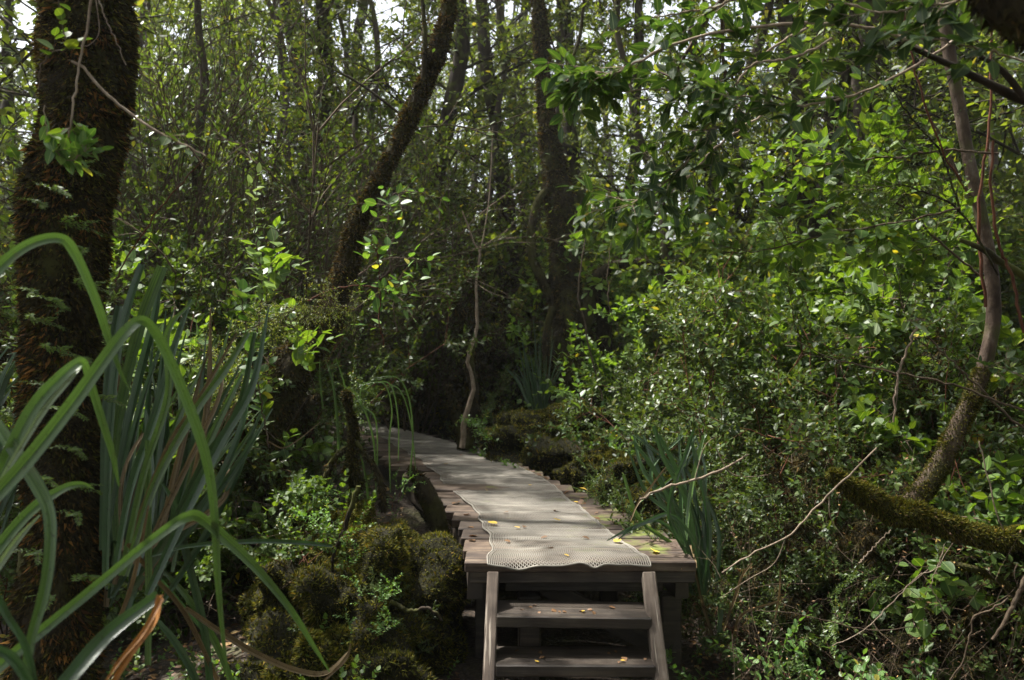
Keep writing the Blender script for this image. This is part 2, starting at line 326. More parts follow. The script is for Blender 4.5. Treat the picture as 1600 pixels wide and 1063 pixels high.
def put_leaves(mb, tpl, pos, d, n, size, fold=1.):
    pos = np.asarray(pos); d = nrm(np.asarray(d)); n = np.asarray(n); size = np.broadcast_to(size, (len(pos),))
    n = nrm(n-(n*d).sum(-1, keepdims=True)*d); s = np.cross(d, n)
    V0, F0 = TPL[tpl]; k = len(V0)
    V = pos[:, None]+size[:, None, None]*(V0[None, :, 0, None]*s[:, None]+V0[None, :, 1, None]*d[:, None]+V0[None, :, 2, None]*n[:, None])
    Fc = F0[None]+np.arange(len(pos))[:, None, None]*k
    mb.add(V.reshape(-1, 3), Fc.reshape(-1, 3), np.tile(V0*np.array([3., 1, 1]), (len(pos), 1)))

class Veg:
    def __init__(s, seed, tpl='diamond', size=.03, spacing=.03, opp=True, ang=55, up=1., droop=0., flat=False, terminal=True, sizevar=.3, bare=.12, wob=.12):
        s.r = R(seed); s.w = MB(); s.l = MB(); s.tpl = tpl; s.size = size; s.sp = spacing; s.opp = opp; s.ang = math.radians(ang); s.up = up
        s.droop = droop; s.flat = flat; s.term = terminal; s.sv = sizevar; s.bare = bare; s.wob = wob; s.q = []
    def leaves(s, pts, t0=None):
        r = s.r; seg = np.linalg.norm(np.diff(pts, axis=0), axis=1); L = np.concatenate([[0], np.cumsum(seg)]); tot = L[-1]
        a = np.arange((s.bare if t0 is None else t0)*tot, tot, s.sp); 
        if not len(a): a = np.array([tot*.9])
        pos = np.stack([np.interp(a, L, pts[:, i]) for i in range(3)], -1)
        tg = nrm(np.stack([np.interp(a, L, g) for g in np.gradient(pts, L, axis=0).T], -1))
        side = nrm(np.cross(tg, np.array([0, 0, 1.]))+1e-4); upv = np.cross(side, tg)
        m = len(a); k = np.arange(m)
        phi = (np.zeros(m) if s.flat else (k*1.57 if s.opp else k*2.4))+r.normal(0, .35, m)
        lat = np.cos(phi)[:, None]*side+np.sin(phi)[:, None]*upv
        for sg in ((1, -1) if s.opp else ((-1)**k if s.flat else 1,)):
            la = lat*(sg[:, None] if hasattr(sg, '__len__') else sg)
            an = s.ang+r.normal(0, .2, m)
            d = np.cos(an)[:, None]*tg+np.sin(an)[:, None]*la+r.normal(0, .15, (m, 3)); d[:, 2] -= s.droop
            nn = np.array([0, 0, 1.])*s.up+tg*.5+r.normal(0, .38, (m, 3))
            s.q.append((pos, d, nn, s.size*(1+s.sv*r.uniform(-1, 1, m))*(1-.35*(a/tot)**3)))
        if s.term:
            s.q.append((pts[-1:], tg[-1:]+r.normal(0, .1, (1, 3)), np.array([[0, 0, 1.]])+r.normal(0, .3, (1, 3)), np.array([s.size*.8])))
    def line(s, p0, d, L, n=5, wob=None, grav=0.):
        r = s.r; wob = s.wob if wob is None else wob
        d = nrm(np.asarray(d, float)); pts = [np.asarray(p0, float)]
        for i in range(n-1):
            d = nrm(d+r.normal(0, wob, 3)+np.array([0, 0, grav])); pts.append(pts[-1]+d*L/(n-1))
        return np.array(pts)
    def twig(s, p0, d, L, rad, sub=0, grav=0., nsub=6, subf=.5, spread=.9, leaf=True, sides=3, n=5, subgrav=None):
        pts = s.line(p0, d, L, n, grav=grav); s.w.tube(pts, np.linspace(rad, rad*.35, n), sides)
        if sub > 0:
            for i in range(nsub):
                t = s.r.uniform(.15, 1) if i else .98; q = t*(n-1); a = min(int(q), n-2); p = pts[a]+(pts[a+1]-pts[a])*(q-a); tg = nrm(pts[a+1]-pts[a])
                dd = tg*.7+nrm(s.r.normal(0, 1, 3))*spread
                s.twig(p, dd, L*subf*s.r.uniform(.6, 1.2)*(1.15-.5*t), rad*.55, sub-1, grav if subgrav is None else subgrav, nsub, subf, spread, leaf)
        if leaf and sub <= 1: s.leaves(pts, None if sub == 0 else .35)
        return pts
    def flush(s):
        if s.q:
            put_leaves(s.l, s.tpl, *[np.concatenate([q[i] for q in s.q]) for i in range(4)]); s.q = []
    def build(s, root, leafmat_, woodmat_, ln='foliage', wn='stems'):
        s.flush()
        a = s.w.build(wn, woodmat_, root) if s.w.n else None
        b = s.l.build(ln, leafmat_, root, smooth=True) if s.l.n else None
        return a, b

def moss_on(mb, V, dirv, n, r, length=.03, down=.7, tpl='moss', mask=None):
    """tufts of moss on a tube's ring grid V (rings,sides,3)"""
    a, b = V.shape[:2]; i = r.uniform(0, a-1.001, n); j = r.integers(0, b, n); i0 = i.astype(int); u = (i-i0)[:, None]; w = r.uniform(0, 1, n)[:, None]; j1 = (j+1) % b
    p = (V[i0, j]*(1-u)+V[i0+1, j]*u)*(1-w)+(V[i0, j1]*(1-u)+V[i0+1, j1]*u)*w
    nn = nrm(dirv[i0, j]*(1-w)+dirv[i0, j1]*w)
    cl = fbm(p*14, 2)
    keep = cl > -1.0+ (0 if mask is None else mask(p)); p = p[keep]; nn = nn[keep]; cl = cl[keep]; m = len(p)
    d = nn*.8+r.normal(0, .45, (m, 3)); d[:, 2] -= down
    put_leaves(mb, tpl, p-nn*.004, d, nn+r.normal(0, .5, (m, 3)), length*r.uniform(.4, 1.3, m)*(1+.5*cl))
def fronds(vg, p, d, L, n, pitch=.01):
    pass

# ================================================================== SETTING
def axis(lo, hi, a, b, fine):
    inner = np.arange(a, b+1e-6, fine); out1 = a-np.geomspace(.3, a-lo, 14)[::-1]; out2 = b+np.geomspace(.3, hi-b, 14)
    return np.concatenate([out1, inner, out2])
gx = axis(-400, 400, -9, 9, .07); gy = axis(-400, 400, -1.5, 16, .07)
X, Y = np.meshgrid(gx, gy, indexing='ij'); Z = ground(X, Y); nx, ny = X.shape
mb = MB(); i = np.arange(nx-1)[:, None]*ny+np.arange(ny-1)[None]
mb.add(np.stack([X, Y, Z], -1).reshape(-1, 3), np.stack([i, i+ny, i+ny+1, i+1], -1).reshape(-1, 4))
tag(mb.build('ground', M['ground']), kind='structure')
CAMXY = np.array([0., 0.])
def inview(x, y, m=.12): return (y > .5) & (np.abs(x) < (.5714+m)*y+.3)
def offpath(x, y, w=.62):
    return (np.abs(x-pathx(y)) > w) | (y < 3.2) | (y > 12.6)
# litter of dead leaves on the ground
r = R(5); n = 22000; y = r.uniform(2.2, 11, n)**1.0; x = r.uniform(-1, 1, n)*.62*y
k = offpath(x, y, .56); x, y = x[k], y[k]; n = len(x)
mb = MB(); put_leaves(mb, 'small', np.stack([x, y, ground(x, y)+.006], -1), r.normal(0, 1, (n, 3))*[1, 1, .25], r.normal(0, .35, (n, 3))+[0, 0, 1], r.uniform(.02, .06, n))
tag(mb.build('leaf_litter', M['dead']), 'brown dead leaves littering the forest soil', 'leaf litter', kind='stuff')
vg = Veg(6, 'rnd3', .022, .02, True, 60)
for q in range(1500):
    y = vg.r.uniform(2.6, 12); x = vg.r.uniform(-1, 1)*.62*y
    if not offpath(x, y, .6): continue
    c = fbm(np.array([x*.9, y*.9, 3.]), 2)
    if c < -.15: continue
    vg.twig([x, y, gz(x, y)-.01], vg.r.normal(0, .5, 3)+[0, 0, 1], vg.r.uniform(.06, .2), .0015, 0)
vg.flush(); vg.l.F += [f+vg.l.n for f in vg.w.F]; vg.l.V += vg.w.V; vg.l.U += vg.w.U; vg.l.n += vg.w.n
tag(vg.l.build('ground_cover', M['sprig']), 'low small-leaved seedlings covering the forest soil', 'ground cover', kind='stuff')

# ================================================================== BOARDWALK
DZ = .625
LE = np.array([(3.93, -.198), (4.3, -.235), (4.73, -.277), (5.6, -.48), (6.55, -.786), (7.65, -1.17), (8.6, -1.46), (9.7, -1.85), (10.8, -2.6), (11.6, -3.6)])
RE = np.array([(3.93, .817), (4.31, .80), (4.6, .745), (4.97, .657), (5.6, .50), (6.55, .21), (7.65, -.12), (8.6, -.52), (9.7, -1.0), (10.8, -1.75), (11.6, -2.7)])
root = thing('boardwalk', 'weathered plank boardwalk curving away to the left between mossy banks', 'boardwalk', (.31, 3.95, 0))
mb = MB(); r = R(1); y = 3.94; ycuts = []
while y < 11.4:
    w = r.uniform(.205, .245); yc = y+w/2; xl, xr = np.interp(yc, LE[:, 0], LE[:, 1]), np.interp(yc, RE[:, 0], RE[:, 1])
    first = y < 3.95
    if not first: xl += r.uniform(-.008, .008); xr += r.uniform(-.02, .02)*(1 if yc < 8 else 3)
    a = -.35*sst(yc, 6.5, 10)+r.normal(0, .006+.008*sst(yc, 6, 9)); c, s_ = math.cos(a), math.sin(a); tl = r.normal(0, .004)
    rot = np.array([[c, -s_, 0], [s_, c, 0], [tl, 0, 1]])
    mb.box((.5*(xl+xr), yc, DZ-.022+r.normal(0, .003)), ((xr-xl)/2, w/2-r.uniform(.004, .010)-(0 if yc < 8 else .006), .022), rot, .0012, r)
    y += w
mb.build('decking', M['deck'], root, smooth=False)
mb = MB(); mb.box((.312, 3.975, DZ-.0465-.026), (.50, .02, .026), None, .001, r)
mb.build('front_board', M['darkwood'], root, smooth=False)
for E, sg in ((LE, 1), (RE, -1)):
    yy = np.linspace(4.0, 10.5, 50); xx = np.interp(yy, E[:, 0], E[:, 1])+sg*.05
    xx = np.convolve(np.pad(xx, 3, 'edge'), np.ones(7)/7, 'valid')
    V = []; 
    for x_, y_ in zip(xx, yy): V += [(x_-.03, y_, DZ-.048), (x_+.03, y_, DZ-.048), (x_+.03, y_, DZ-.18), (x_-.03, y_, DZ-.18)]
    V = np.array(V)+r.normal(0, .002, (len(V), 3)); i = np.arange(49)[:, None]*4; j = np.arange(4)[None]; k = (j+1) % 4
    mb = MB(); mb.add(V, np.stack([i+j, i+k, i+4+k, i+4+j], -1).reshape(-1, 4), V[:, [1, 0, 2]]); mb.add(V[:4], [[0, 1, 2, 3]]); mb.build('side_beam', M['darkwood'], root, smooth=False)
for (px, py, hw) in ((.08, 4.10, .05), (.73, 4.12, .045), (-.14, 4.5, .045), (.55, 5.1, .045), (-.28, 5.2, .045)):
    mb = MB(); z0 = gz(px, py)-.1; mb.box((px, py, (z0+DZ-.185)/2), (hw, hw, (DZ-.185-z0)/2), None, .003, r); mb.build('post', M['darkwood'], root, smooth=False)
mb = MB(); mb.box((.33, 4.12, DZ-.115), (.36, .03, .06), None, .002, r); mb.build('cross_beam', M['darkwood'], root, smooth=False)
mb = MB(); a = math.radians(28); mb.box((.36, 4.22, .33), (.36, .02, .045), np.array([[math.cos(a), 0, math.sin(a)], [0, 1, 0], [-math.sin(a), 0, math.cos(a)]]), .002, r); mb.build('brace', M['darkwood'], root, smooth=False)
rebase(root)
# netting
NL = np.array([(3.885, -.108), (3.93, -.103), (4.1, -.085), (4.286, -.107), (4.73, -.152), (5.08, -.21), (5.4, -.27), (5.85, -.418), (6.25, -.49), (7.24, -.75), (8.1, -1.04), (9.19, -1.44), (10., -1.72), (10.5, -2.0)])
NR = np.array([(3.885, .605), (3.93, .60), (4.1, .565), (4.286, .536), (4.6, .477), (4.94, .44), (5.28, .377), (5.6, .32), (6.25, .22), (7.05, 0), (7.87, -.225), (8.35, -.477), (9., -.77), (10., -1.30), (10.5, -1.6)])
rng_net = R(3)
rows = np.concatenate([np.arange(3.905, 7, .0105), np.arange(7, 10.4, .02)]); nc = 78
u = np.linspace(0, 1, nc); Yg, Ug = np.meshgrid(rows, u, indexing='ij'); jj, ii = np.meshgrid(np.arange(len(rows)), np.arange(nc), indexing='ij')
xl = np.interp(Yg, NL[:, 0], NL[:, 1])+.010*np.sin(Yg*9)+.006*np.sin(Yg*23); xr = np.interp(Yg, NR[:, 0], NR[:, 1])+.006*np.sin(Yg*11+1)+.004*np.sin(Yg*29)
zig = (.30*np.where((ii+jj) % 2, 1, -1)+.10*vnoise(np.stack([Ug*26, Yg*9, Yg*0], -1)))/nc+.004*vnoise(np.stack([Ug*4, Yg*3.3, Yg*0+5], -1))
bow = .03*np.sin(PI*Ug)*np.exp(-((Yg-4.0)/.18)**2)
Xg = xl+(xr-xl)*np.clip(Ug+zig*np.clip(6*np.minimum(Ug, 1-Ug), 0, 1), 0, 1)-bow*.6
Yd = Yg-.28*np.interp(Yg, [6.5, 10], [0, 1])*(Ug-.5)*1.0
Zg = DZ+.006+.005*(1+fbm(np.stack([Xg*4, Yg*5, Xg*0], -1), 3))+.010*np.clip(np.sin(Yg*3.1+Ug*2), 0, 1)**3-.006*np.clip(np.cos((Yg-3.94)*2*PI/.225), .6, 1)*1.0
fr = np.clip((3.955-Yg)/.05, 0, 1); sc_ = .004+.020*np.abs(np.cos(Ug*PI*2.6+.9+.5*np.sin(Ug*9)))**5+.006*np.sin(Ug*17)
Zg = Zg-fr*sc_*1.3; Yd = Yd-fr*.012
co = np.stack([Xg, Yd, Zg], -1)
mb = MB(); nr = len(rows); wd = .0017
V = np.stack([co+[wd, 0, 0], co+[0, 0, .0022], co-[wd, 0, 0]], 2).reshape(-1, 3)   # (row, col, 3)
idx = (np.arange(nr)[:, None]*nc+np.arange(nc)[None])*3; a = idx[:-1]; b = idx[1:]
mb.add(V, np.concatenate([np.stack([a, a+1, b+1, b], -1).reshape(-1, 4), np.stack([a+1, a+2, b+2, b+1], -1).reshape(-1, 4)]))
for q in range(0, nr, 22): mb.tube(co[q]+[0, 0, .001], .0022, 4)
mb.tube(co[0]+[0, 0, -.002], .0042, 5, rough=.25, freq=160); mb.tube(co[:, 0], .0042, 5, rough=.25, freq=100); mb.tube(co[:, -1], .0042, 5, rough=.25, freq=100)
for c0, n0 in ((0, 2), (nc-1, -3)): mb.tube(co[:, n0]+[0, 0, .002], .0022, 4)
tag(mb.build('anti_slip_net', M['net']), 'pale cord anti-slip netting laid along the middle of the boardwalk', 'netting')

# stairs
root = thing('wooden_staircase', 'steep dark wooden steps leading up to the end of the boardwalk', 'stairs', (.3, 3.7, 0))
def slope_beam(p0, p1, hx, hy, mat, name):
    p0, p1 = np.array(p0), np.array(p1); d = nrm(p1-p0); x = nrm(np.array([1., 0, 0])-d*d[0]); yv = np.cross(d, x)
    mb = MB(); mb.box((p0+p1)/2, (np.linalg.norm(p1-p0)/2, hx, hy), np.stack([d, x, yv], -1), .0012, R(int(p0[0]*100) % 97)); return mb.build(name, mat, root, smooth=False)
slope_beam((-.083, 3.90, DZ-.05), (-.105, 3.30, -.2), .025, .045, M['stringer'], 'stringer')
slope_beam((.592, 3.90, DZ-.05), (.612, 3.30, -.2), .027, .045, M['stringer'], 'stringer')
for q, (z, y0, y1) in enumerate(((.45, 3.715, 3.955), (.292, 3.60, 3.83), (.135, 3.47, 3.71))):
    mb = MB(); mb.box((.255, (y0+y1)/2, z-.024), (.322-.001*q, (y1-y0)/2, .024), np.array([[1, 0, 0], [0, 1, 0], [(-.012, -.004, .005)[q], 0, 1]]), .0015, r); mb.build('tread', M['darkwood'], root, smooth=False)
rebase(root)

# fallen leaves on boards and steps
LF = [(770, 825, 0, 'oval yellow fallen leaf near the left edge of the netting', 1.2), (842, 727, 0, 'pale yellow fallen leaf where the netting passes its first crease', .8), (800, 707, 0, None, 1),
      (965, 853, 0, 'pale leaf lying at the right corner of the netting', 1.), (1022, 863, 1, 'orange leaf on the mossy front boards', 1.1), (912, 765, 1, 'yellow leaf on the boards beside the right edge of the netting', 1), (697, 729, 0, None, .7), (632, 668, 1, 'yellow leaf on the far end of the boards', 1.6),
      (746, 701, 1, None, 1.2), (808, 831, 0, None, .7), (819, 829, 0, None, .6), (868, 802, 0, None, .6), (870, 819, 0, None, .8), (793, 852, 0, None, .6), (860, 862, 0, None, .6), (900, 790, 0, None, .5), (850, 846, 0, None, .6), (915, 846, 0, None, .7), (828, 763, 0, None, .5), (790, 806, 0, None, .6), (933, 815, 0, None, .6), (760, 771, 0, None, .5), (720, 715, 0, None, .5), (670, 705, 0, None, .5), (885, 875, 0, None, .5)]
r = R(9); tplv = T_ovate(.32, .25, 5); 
lm = []
for q in range(3):
    mb = MB(); TPL['fl'] = (np.array(T_ovate(.30+.05*q, .2*q-.1, 5)[0]), np.array(T_ovate(.3, .2, 5)[1])); put_leaves(mb, 'fl', np.array([[0, 0, .006]])+[0, -.5*.06, 0], np.array([[0, 1., 0]]), np.array([[0, 0, 1.]]), .06); lm.append(mb)
base = {}
for q, (px, py, on, lab, sc) in enumerate(LF):
    d = (CAMZ-DZ)*F/(py-CY); mt = 'yellow' if lab or q % 3 == 0 else 'dead'; key = (q % 3, mt)
    if key not in base: o = lm[q % 3].build('fallen_leaf', M[mt]); base[key] = o
    else: o = base[key].copy(); col.objects.link(o)
    o.location = ((px-CX)/F*d, d, DZ+(.018 if not on else .004)); o.rotation_euler = (r.normal(0, .15), r.normal(0, .15), r.uniform(0, 6.3)); o.scale = (sc, sc, sc)
    tag(o, lab or ('small brown fallen leaf lying on the netting' if mt == 'dead' else 'small yellow fallen leaf scrap lying on the netting'), 'leaf', 'fallen leaves on the boardwalk' if lab is None or True else None)
    if lab is None: o['group'] = 'small brown leaves on the netting' if mt == 'dead' else 'small yellow leaf scraps on the netting'
for x_, y_, z_, lab in ((.10, 3.63, .292, 'pale leaf scrap at the left of the lower visible step'), (.45, 3.64, .292, 'pale sliver at the right of the lower visible step'), (.30, 3.78, .45, 'small pale leaf in the middle of the upper step')):
    o = base[(0, 'yellow')].copy(); col.objects.link(o); o.location = (x_, y_, z_+.004); o.rotation_euler = (0, .1, x_*9); o.scale = (.4, .4, .4); tag(o, lab, 'leaf', 'leaf scraps on the steps')

r = R(44)
for q in range(34):
    y_ = r.uniform(4.0, 7.6); side = q % 3; xl_, xr_ = np.interp(y_, LE[:, 0], LE[:, 1]), np.interp(y_, RE[:, 0], RE[:, 1]); nl_, nr_ = np.interp(y_, NL[:, 0], NL[:, 1]), np.interp(y_, NR[:, 0], NR[:, 1])
    u_ = r.uniform(); x_ = (xl_+.04)*(1-u_)+(nl_-.03)*u_ if side == 0 else (nr_+.03)*(1-u_)+(xr_-.04)*u_
    o = [v for kk, v in base.items() if kk[1] == 'dead'][0].copy(); col.objects.link(o); o.location = (x_, y_, DZ+.004); o.rotation_euler = (r.normal(0, .2), r.normal(0, .2), r.uniform(0, 6)); o.scale = [r.uniform(.35, .9)]*3
    tag(o, 'brown dead leaf lying on the bare planks beside the netting', 'leaf', 'brown dead leaves on the bare planks')
for q in range(22):
    k = q % 2; o = [v for kk, v in base.items() if kk[1] == 'dead'][0].copy(); col.objects.link(o)
    o.location = (r.uniform(-.04, .55), (r.uniform(3.73, 3.93), r.uniform(3.62, 3.8))[k], (.45, .292)[k]+.003); o.rotation_euler = (r.normal(0, .15), r.normal(0, .15), r.uniform(0, 6)); o.scale = [r.uniform(.2, .55)]*3
    tag(o, 'tiny brown leaf scrap lying on one of the dark steps', 'leaf', 'brown leaf scraps on the steps')
# ================================================================== TREES PLACED BY HAND
def hand_tree(name, label, cat, pts, rpx, d, bark, seed, rough=.16, sides=28, n=70, mossmat=None, nmoss=0, mlen=.03, mdown=.7, ds=None, freq=6, group=None, extra=None, mmask=None, crown=None, trunkname='trunk', rs=.8, moss2=()):
    ds = ds or [d]*len(pts); W = np.array([P(x, y, dd) for (x, y), dd in zip(pts, ds)]); rad = np.array(rpx)*rs/F*np.array(ds)
    Wp, rr = smooth_path(W, n, rad)
    root = thing(name, label, cat, tuple(Wp[np.argmin(Wp[:, 2])]), group)
    mb = MB(); V, dv = mb.tube(Wp, rr, sides, cap=True, rough=rough, seed=seed, freq=freq); mb.build(trunkname, bark, root); V0_, dv0_ = V, dv
    r = R(seed); mm = MB()
    if nmoss: moss_on(mm, V, dv, nmoss, r, mlen, mdown, mask=mmask)
    for (ep, er, ed, nm) in (extra or []):
        eds = ed if isinstance(ed, (list, tuple)) else [ed]*len(ep)
        E = np.array([P(x, y, q) for (x, y), q in zip(ep, eds)]); Ep, err = smooth_path(E, 36, np.array(er)*rs/F*np.array(eds))
        mb = MB(); V, dv = mb.tube(Ep, err, 12, cap=True, rough=rough, seed=seed+3, freq=freq); mb.build('branch', bark, root)
        if nm: moss_on(mm, V, dv, nm, r, mlen*.8, mdown)
    if mm.n: o = mm.build('moss', mossmat, root); o['kind'] = 'stuff'
    for (nm2, mt2, k2, l2, d2, msk2) in moss2:
        m2 = MB(); moss_on(m2, V0_, dv0_, k2, r, l2, d2, mask=msk2); o = m2.build(nm2, M[mt2], root); o['kind'] = 'stuff'
    if crown:
        vg = Veg(seed+50, crown['tpl'], crown['size'], crown['sp'], False, 55); top = Wp[np.argmax(Wp[:, 2])]
        c0 = Wp[0] if Wp[0][2] > Wp[-1][2] else Wp[-1]
        for q in range(crown['n']):
            dd = nrm(vg.r.normal(0, 1, 3)*[1, 1, .35]+np.array(crown.get('dir', (0, 0, .35))))
            vg.twig(c0+np.array([0, 0, vg.r.uniform(-.2, .3)]), dd, crown['L']*vg.r.uniform(.6, 1.1), .03, 2, .02, 6, .45, .8)
        vg.build(root, M[crown['mat']], bark, 'crown', 'branches')
    rebase(root); return root
CR = dict(tpl='small', size=.05, sp=.06, n=9, L=2.2, mat='far')
def left_mask(p): return .25*np.sin(p[:, 2]*9)
hand_tree('mossy_tree', 'thick tree trunk shaggy with dark moss behind the strap leaves on the left', 'tree',
          [(150, -1500), (146, -700), (141, -60), (136, 100), (128, 200), (108, 300), (104, 420), (98, 560), (96, 700), (94, 860), (90, 1063), (84, 1330)], [54, 64, 72, 71, 68, 72, 64, 58, 58, 64, 72, 88], 2.9, M['barkmossy'], 11, .22, 48, 150, M['mossshade'], 120000, .026, .75, freq=5, crown=dict(CR, n=12), rs=.86,
          moss2=[('hanging_moss', 'mossyel', 26000, .024, .6, lambda p: 1.3-1.6*np.clip((-.38-p[:, 0]/p[:, 1])*12, -1, 1)*(p[:, 2] > 1.75)+fbm(p*7, 2)*.9),
                 ('rootlets', 'rootlet', 22000, .03, 1.1, lambda p: 1.2-1.7*np.clip((-.515-p[:, 0]/p[:, 1])*14, -1, 1)*(p[:, 2] < 1.85)*(p[:, 2] > 1.2)+fbm(p*6, 2)*.8),
                 ('green_moss', 'moss', 40000, .018, .4, lambda p: .9+fbm(p*4+9, 3)*1.5)])
hand_tree('leaning_tree', 'mossy trunk leaning up to the right beside the boardwalk', 'tree',
          [(800, -420), (716, -60), (690, 60), (650, 160), (600, 270), (560, 345), (540, 420), (508, 505), (455, 575), (420, 650), (395, 760), (385, 900)], [14, 19, 20, 19, 18, 22, 28, 38, 52, 64, 76, 84], 5.2, M['barkmossy'], 12, .2, 28, 120, M['mossshade'], 45000, .026, .5,
          extra=[([(662, 125), (664, 60), (660, 0), (650, -90)], [7, 6, 5, 4], 5.15, 500), ([(640, 190), (560, 130), (480, 90)], [4, 3, 2], 5.3, 0)], crown=dict(CR, n=10), rs=.62, moss2=[('green_moss', 'moss', 30000, .018, .3, lambda p: .5+fbm(p*5+2, 3)*1.4)])
hand_tree('gnarled_tree', 'mossy tree with a wide gnarled base at the bend of the boardwalk', 'tree',
          [(820, -330), (835, -60), (846, 60), (850, 150), (862, 230), (872, 300), (878, 380), (884, 460), (893, 540), (902, 620), (906, 700)], [7, 8, 9, 11, 14, 19, 19, 24, 32, 42, 58], 8.6, M['barkmossy'], 13, .24, 32, 120, M['mossshade'], 22000, .04, .6,
          extra=[([(866, 285), (838, 320), (830, 390), (848, 440), (868, 480), (885, 510)], [4, 6, 6, 8, 8, 6], 8.55, 900), ([(905, 520), (928, 450), (940, 425), (968, 412), (1010, 410), (1050, 428)], [14, 12, 9, 7, 5, 3], 8.5, 1500),
                 ([(938, 430), (944, 500), (942, 590), (950, 690)], [9, 12, 14, 18], 8.8, 1500), ([(862, 480), (852, 540), (858, 620), (862, 690)], [5, 5, 6, 8], 8.4, 600), ([(855, 170), (880, 120), (905, 60), (915, -40)], [4, 3, 3, 2], 8.6, 0)], crown=dict(CR, n=4), rs=1.05, moss2=[('green_moss', 'moss', 20000, .025, .3, lambda p: .6+fbm(p*4+5, 3)*1.4)])
hand_tree('smooth_barked_tree', 'reddish smooth-barked slim tree bending down on the right', 'tree',
          [(1440, -420), (1466, -60), (1480, 60), (1496, 150), (1514, 250), (1532, 330), (1548, 420), (1552, 500), (1536, 580), (1506, 650), (1466, 730), (1424, 790), (1412, 810)], [9, 11, 13, 13, 13, 13, 14, 15, 16, 18, 20, 24, 26], 3.42, M['smoothbark'], 14, .14, 24, 110, M['moss'], 60000, .014, .2, rs=.74,
          mmask=lambda p: np.where(p[:, 2] > 1.5, 3., -.3), extra=[([(1535, 340), (1500, 280), (1470, 215), (1455, 190)], [5, 4, 3.5, 3], 3.42, 0)], crown=dict(CR, n=12, L=1.8, dir=(.1, .1, .4)))
hand_tree('fallen_branch', 'thick horizontal branch coated in yellow-green moss at the lower right', 'branch',
          [(1296, 738), (1340, 768), (1400, 800), (1440, 806), (1500, 828), (1560, 840), (1640, 842), (1750, 870)], [5, 15, 24, 21, 23, 19, 22, 18], 3.3, M['barkmossy'], 15, .34, 24, 90, M['mossyel'], 60000, .020, .35, rs=.64, freq=11, mmask=lambda p: fbm(p*9, 3)*1.3+np.clip((P(0, 815, 3.3)[2]-p[:, 2])*6, -.2, .8), moss2=[('brown_moss', 'mossshade', 40000, .02, .8, lambda p: -.3+fbm(p*6, 2)*.5)], trunkname='limb',
          extra=[([(1600, 950), (1560, 905), (1500, 885), (1440, 880)], [12, 10, 8, 5], 3.6, 900)])
hand_tree('overhanging_limb', 'black silhouetted limb crossing the top right corner', 'branch', [(1460, -260), (1510, -100), (1596, 0), (1690, 60), (1830, 110)], [60, 66, 66, 60, 60], 1.7, M['barkmossy'], 16, .2, 28, 60, M['mossshade'], 2500, .02, .5, trunkname='limb')
hand_tree('dark_branch', 'dark knotty branch sloping down to the right in front of the smooth bark', 'branch', [(1390, 60), (1440, 82), (1490, 104), (1540, 128), (1600, 156), (1700, 190)], [3, 6, 9, 9, 12, 14], 2.3, M['bark'], 17, .25, 14, 60, trunkname='limb', extra=[([(1598, 150), (1575, 120), (1552, 100), (1530, 88)], [7, 6, 5, 4], 2.25, 0)])
hand_tree('black_branch', 'dark crooked branch entering from the right edge above the fern fronds', 'branch', [(1640, 460), (1600, 432), (1560, 408), (1540, 392), (1500, 375)], [9, 8, 7, 6, 4], 2.9, M['bark'], 18, .25, 12, 40, trunkname='limb')
hand_tree('mossy_root', 'upright shaggy mossy root standing on the bank at the left edge of the far boardwalk', 'root', [(540, 610), (546, 640), (553, 670), (550, 710), (556, 760), (552, 830)], [2, 4, 7, 9, 11, 14], 4.7, M['barkmossy'], 23, .35, 16, 50, M['mossshade'], 9000, .026, .9, freq=14, extra=[([(556, 690), (590, 740), (600, 800)], [4, 5, 6], 4.65, 700), ([(550, 690), (520, 720), (500, 770)], [4, 5, 6], 4.7, 500)], moss2=[('green_moss', 'moss', 8000, .02, .3, lambda p: .2+fbm(p*9, 2))])
hand_tree('broken_stump', 'dark pointed stump leaning over the left edge of the boardwalk', 'stump', [(640, 728), (652, 745), (666, 772), (684, 808), (696, 855), (705, 920)], [2, 11, 17, 18, 15, 22], 5.0, M['barkmossy'], 19, .32, 18, 40, M['mossshade'], 1500, .02, .4, freq=12)
hand_tree('mossy_stump', 'short twisted mossy stump at the right edge of the far boardwalk', 'stump', [(700, 600), (706, 618), (714, 650), (724, 690), (738, 720)], [1.5, 7, 10, 14, 24], 7.9, M['barkmossy'], 20, .35, 18, 40, M['mossshade'], 1800, .03, .5, freq=9,
          extra=[([(738, 540), (736, 580), (742, 620), (740, 660), (730, 700)], [6, 8, 10, 12, 14], 7.8, 900)])

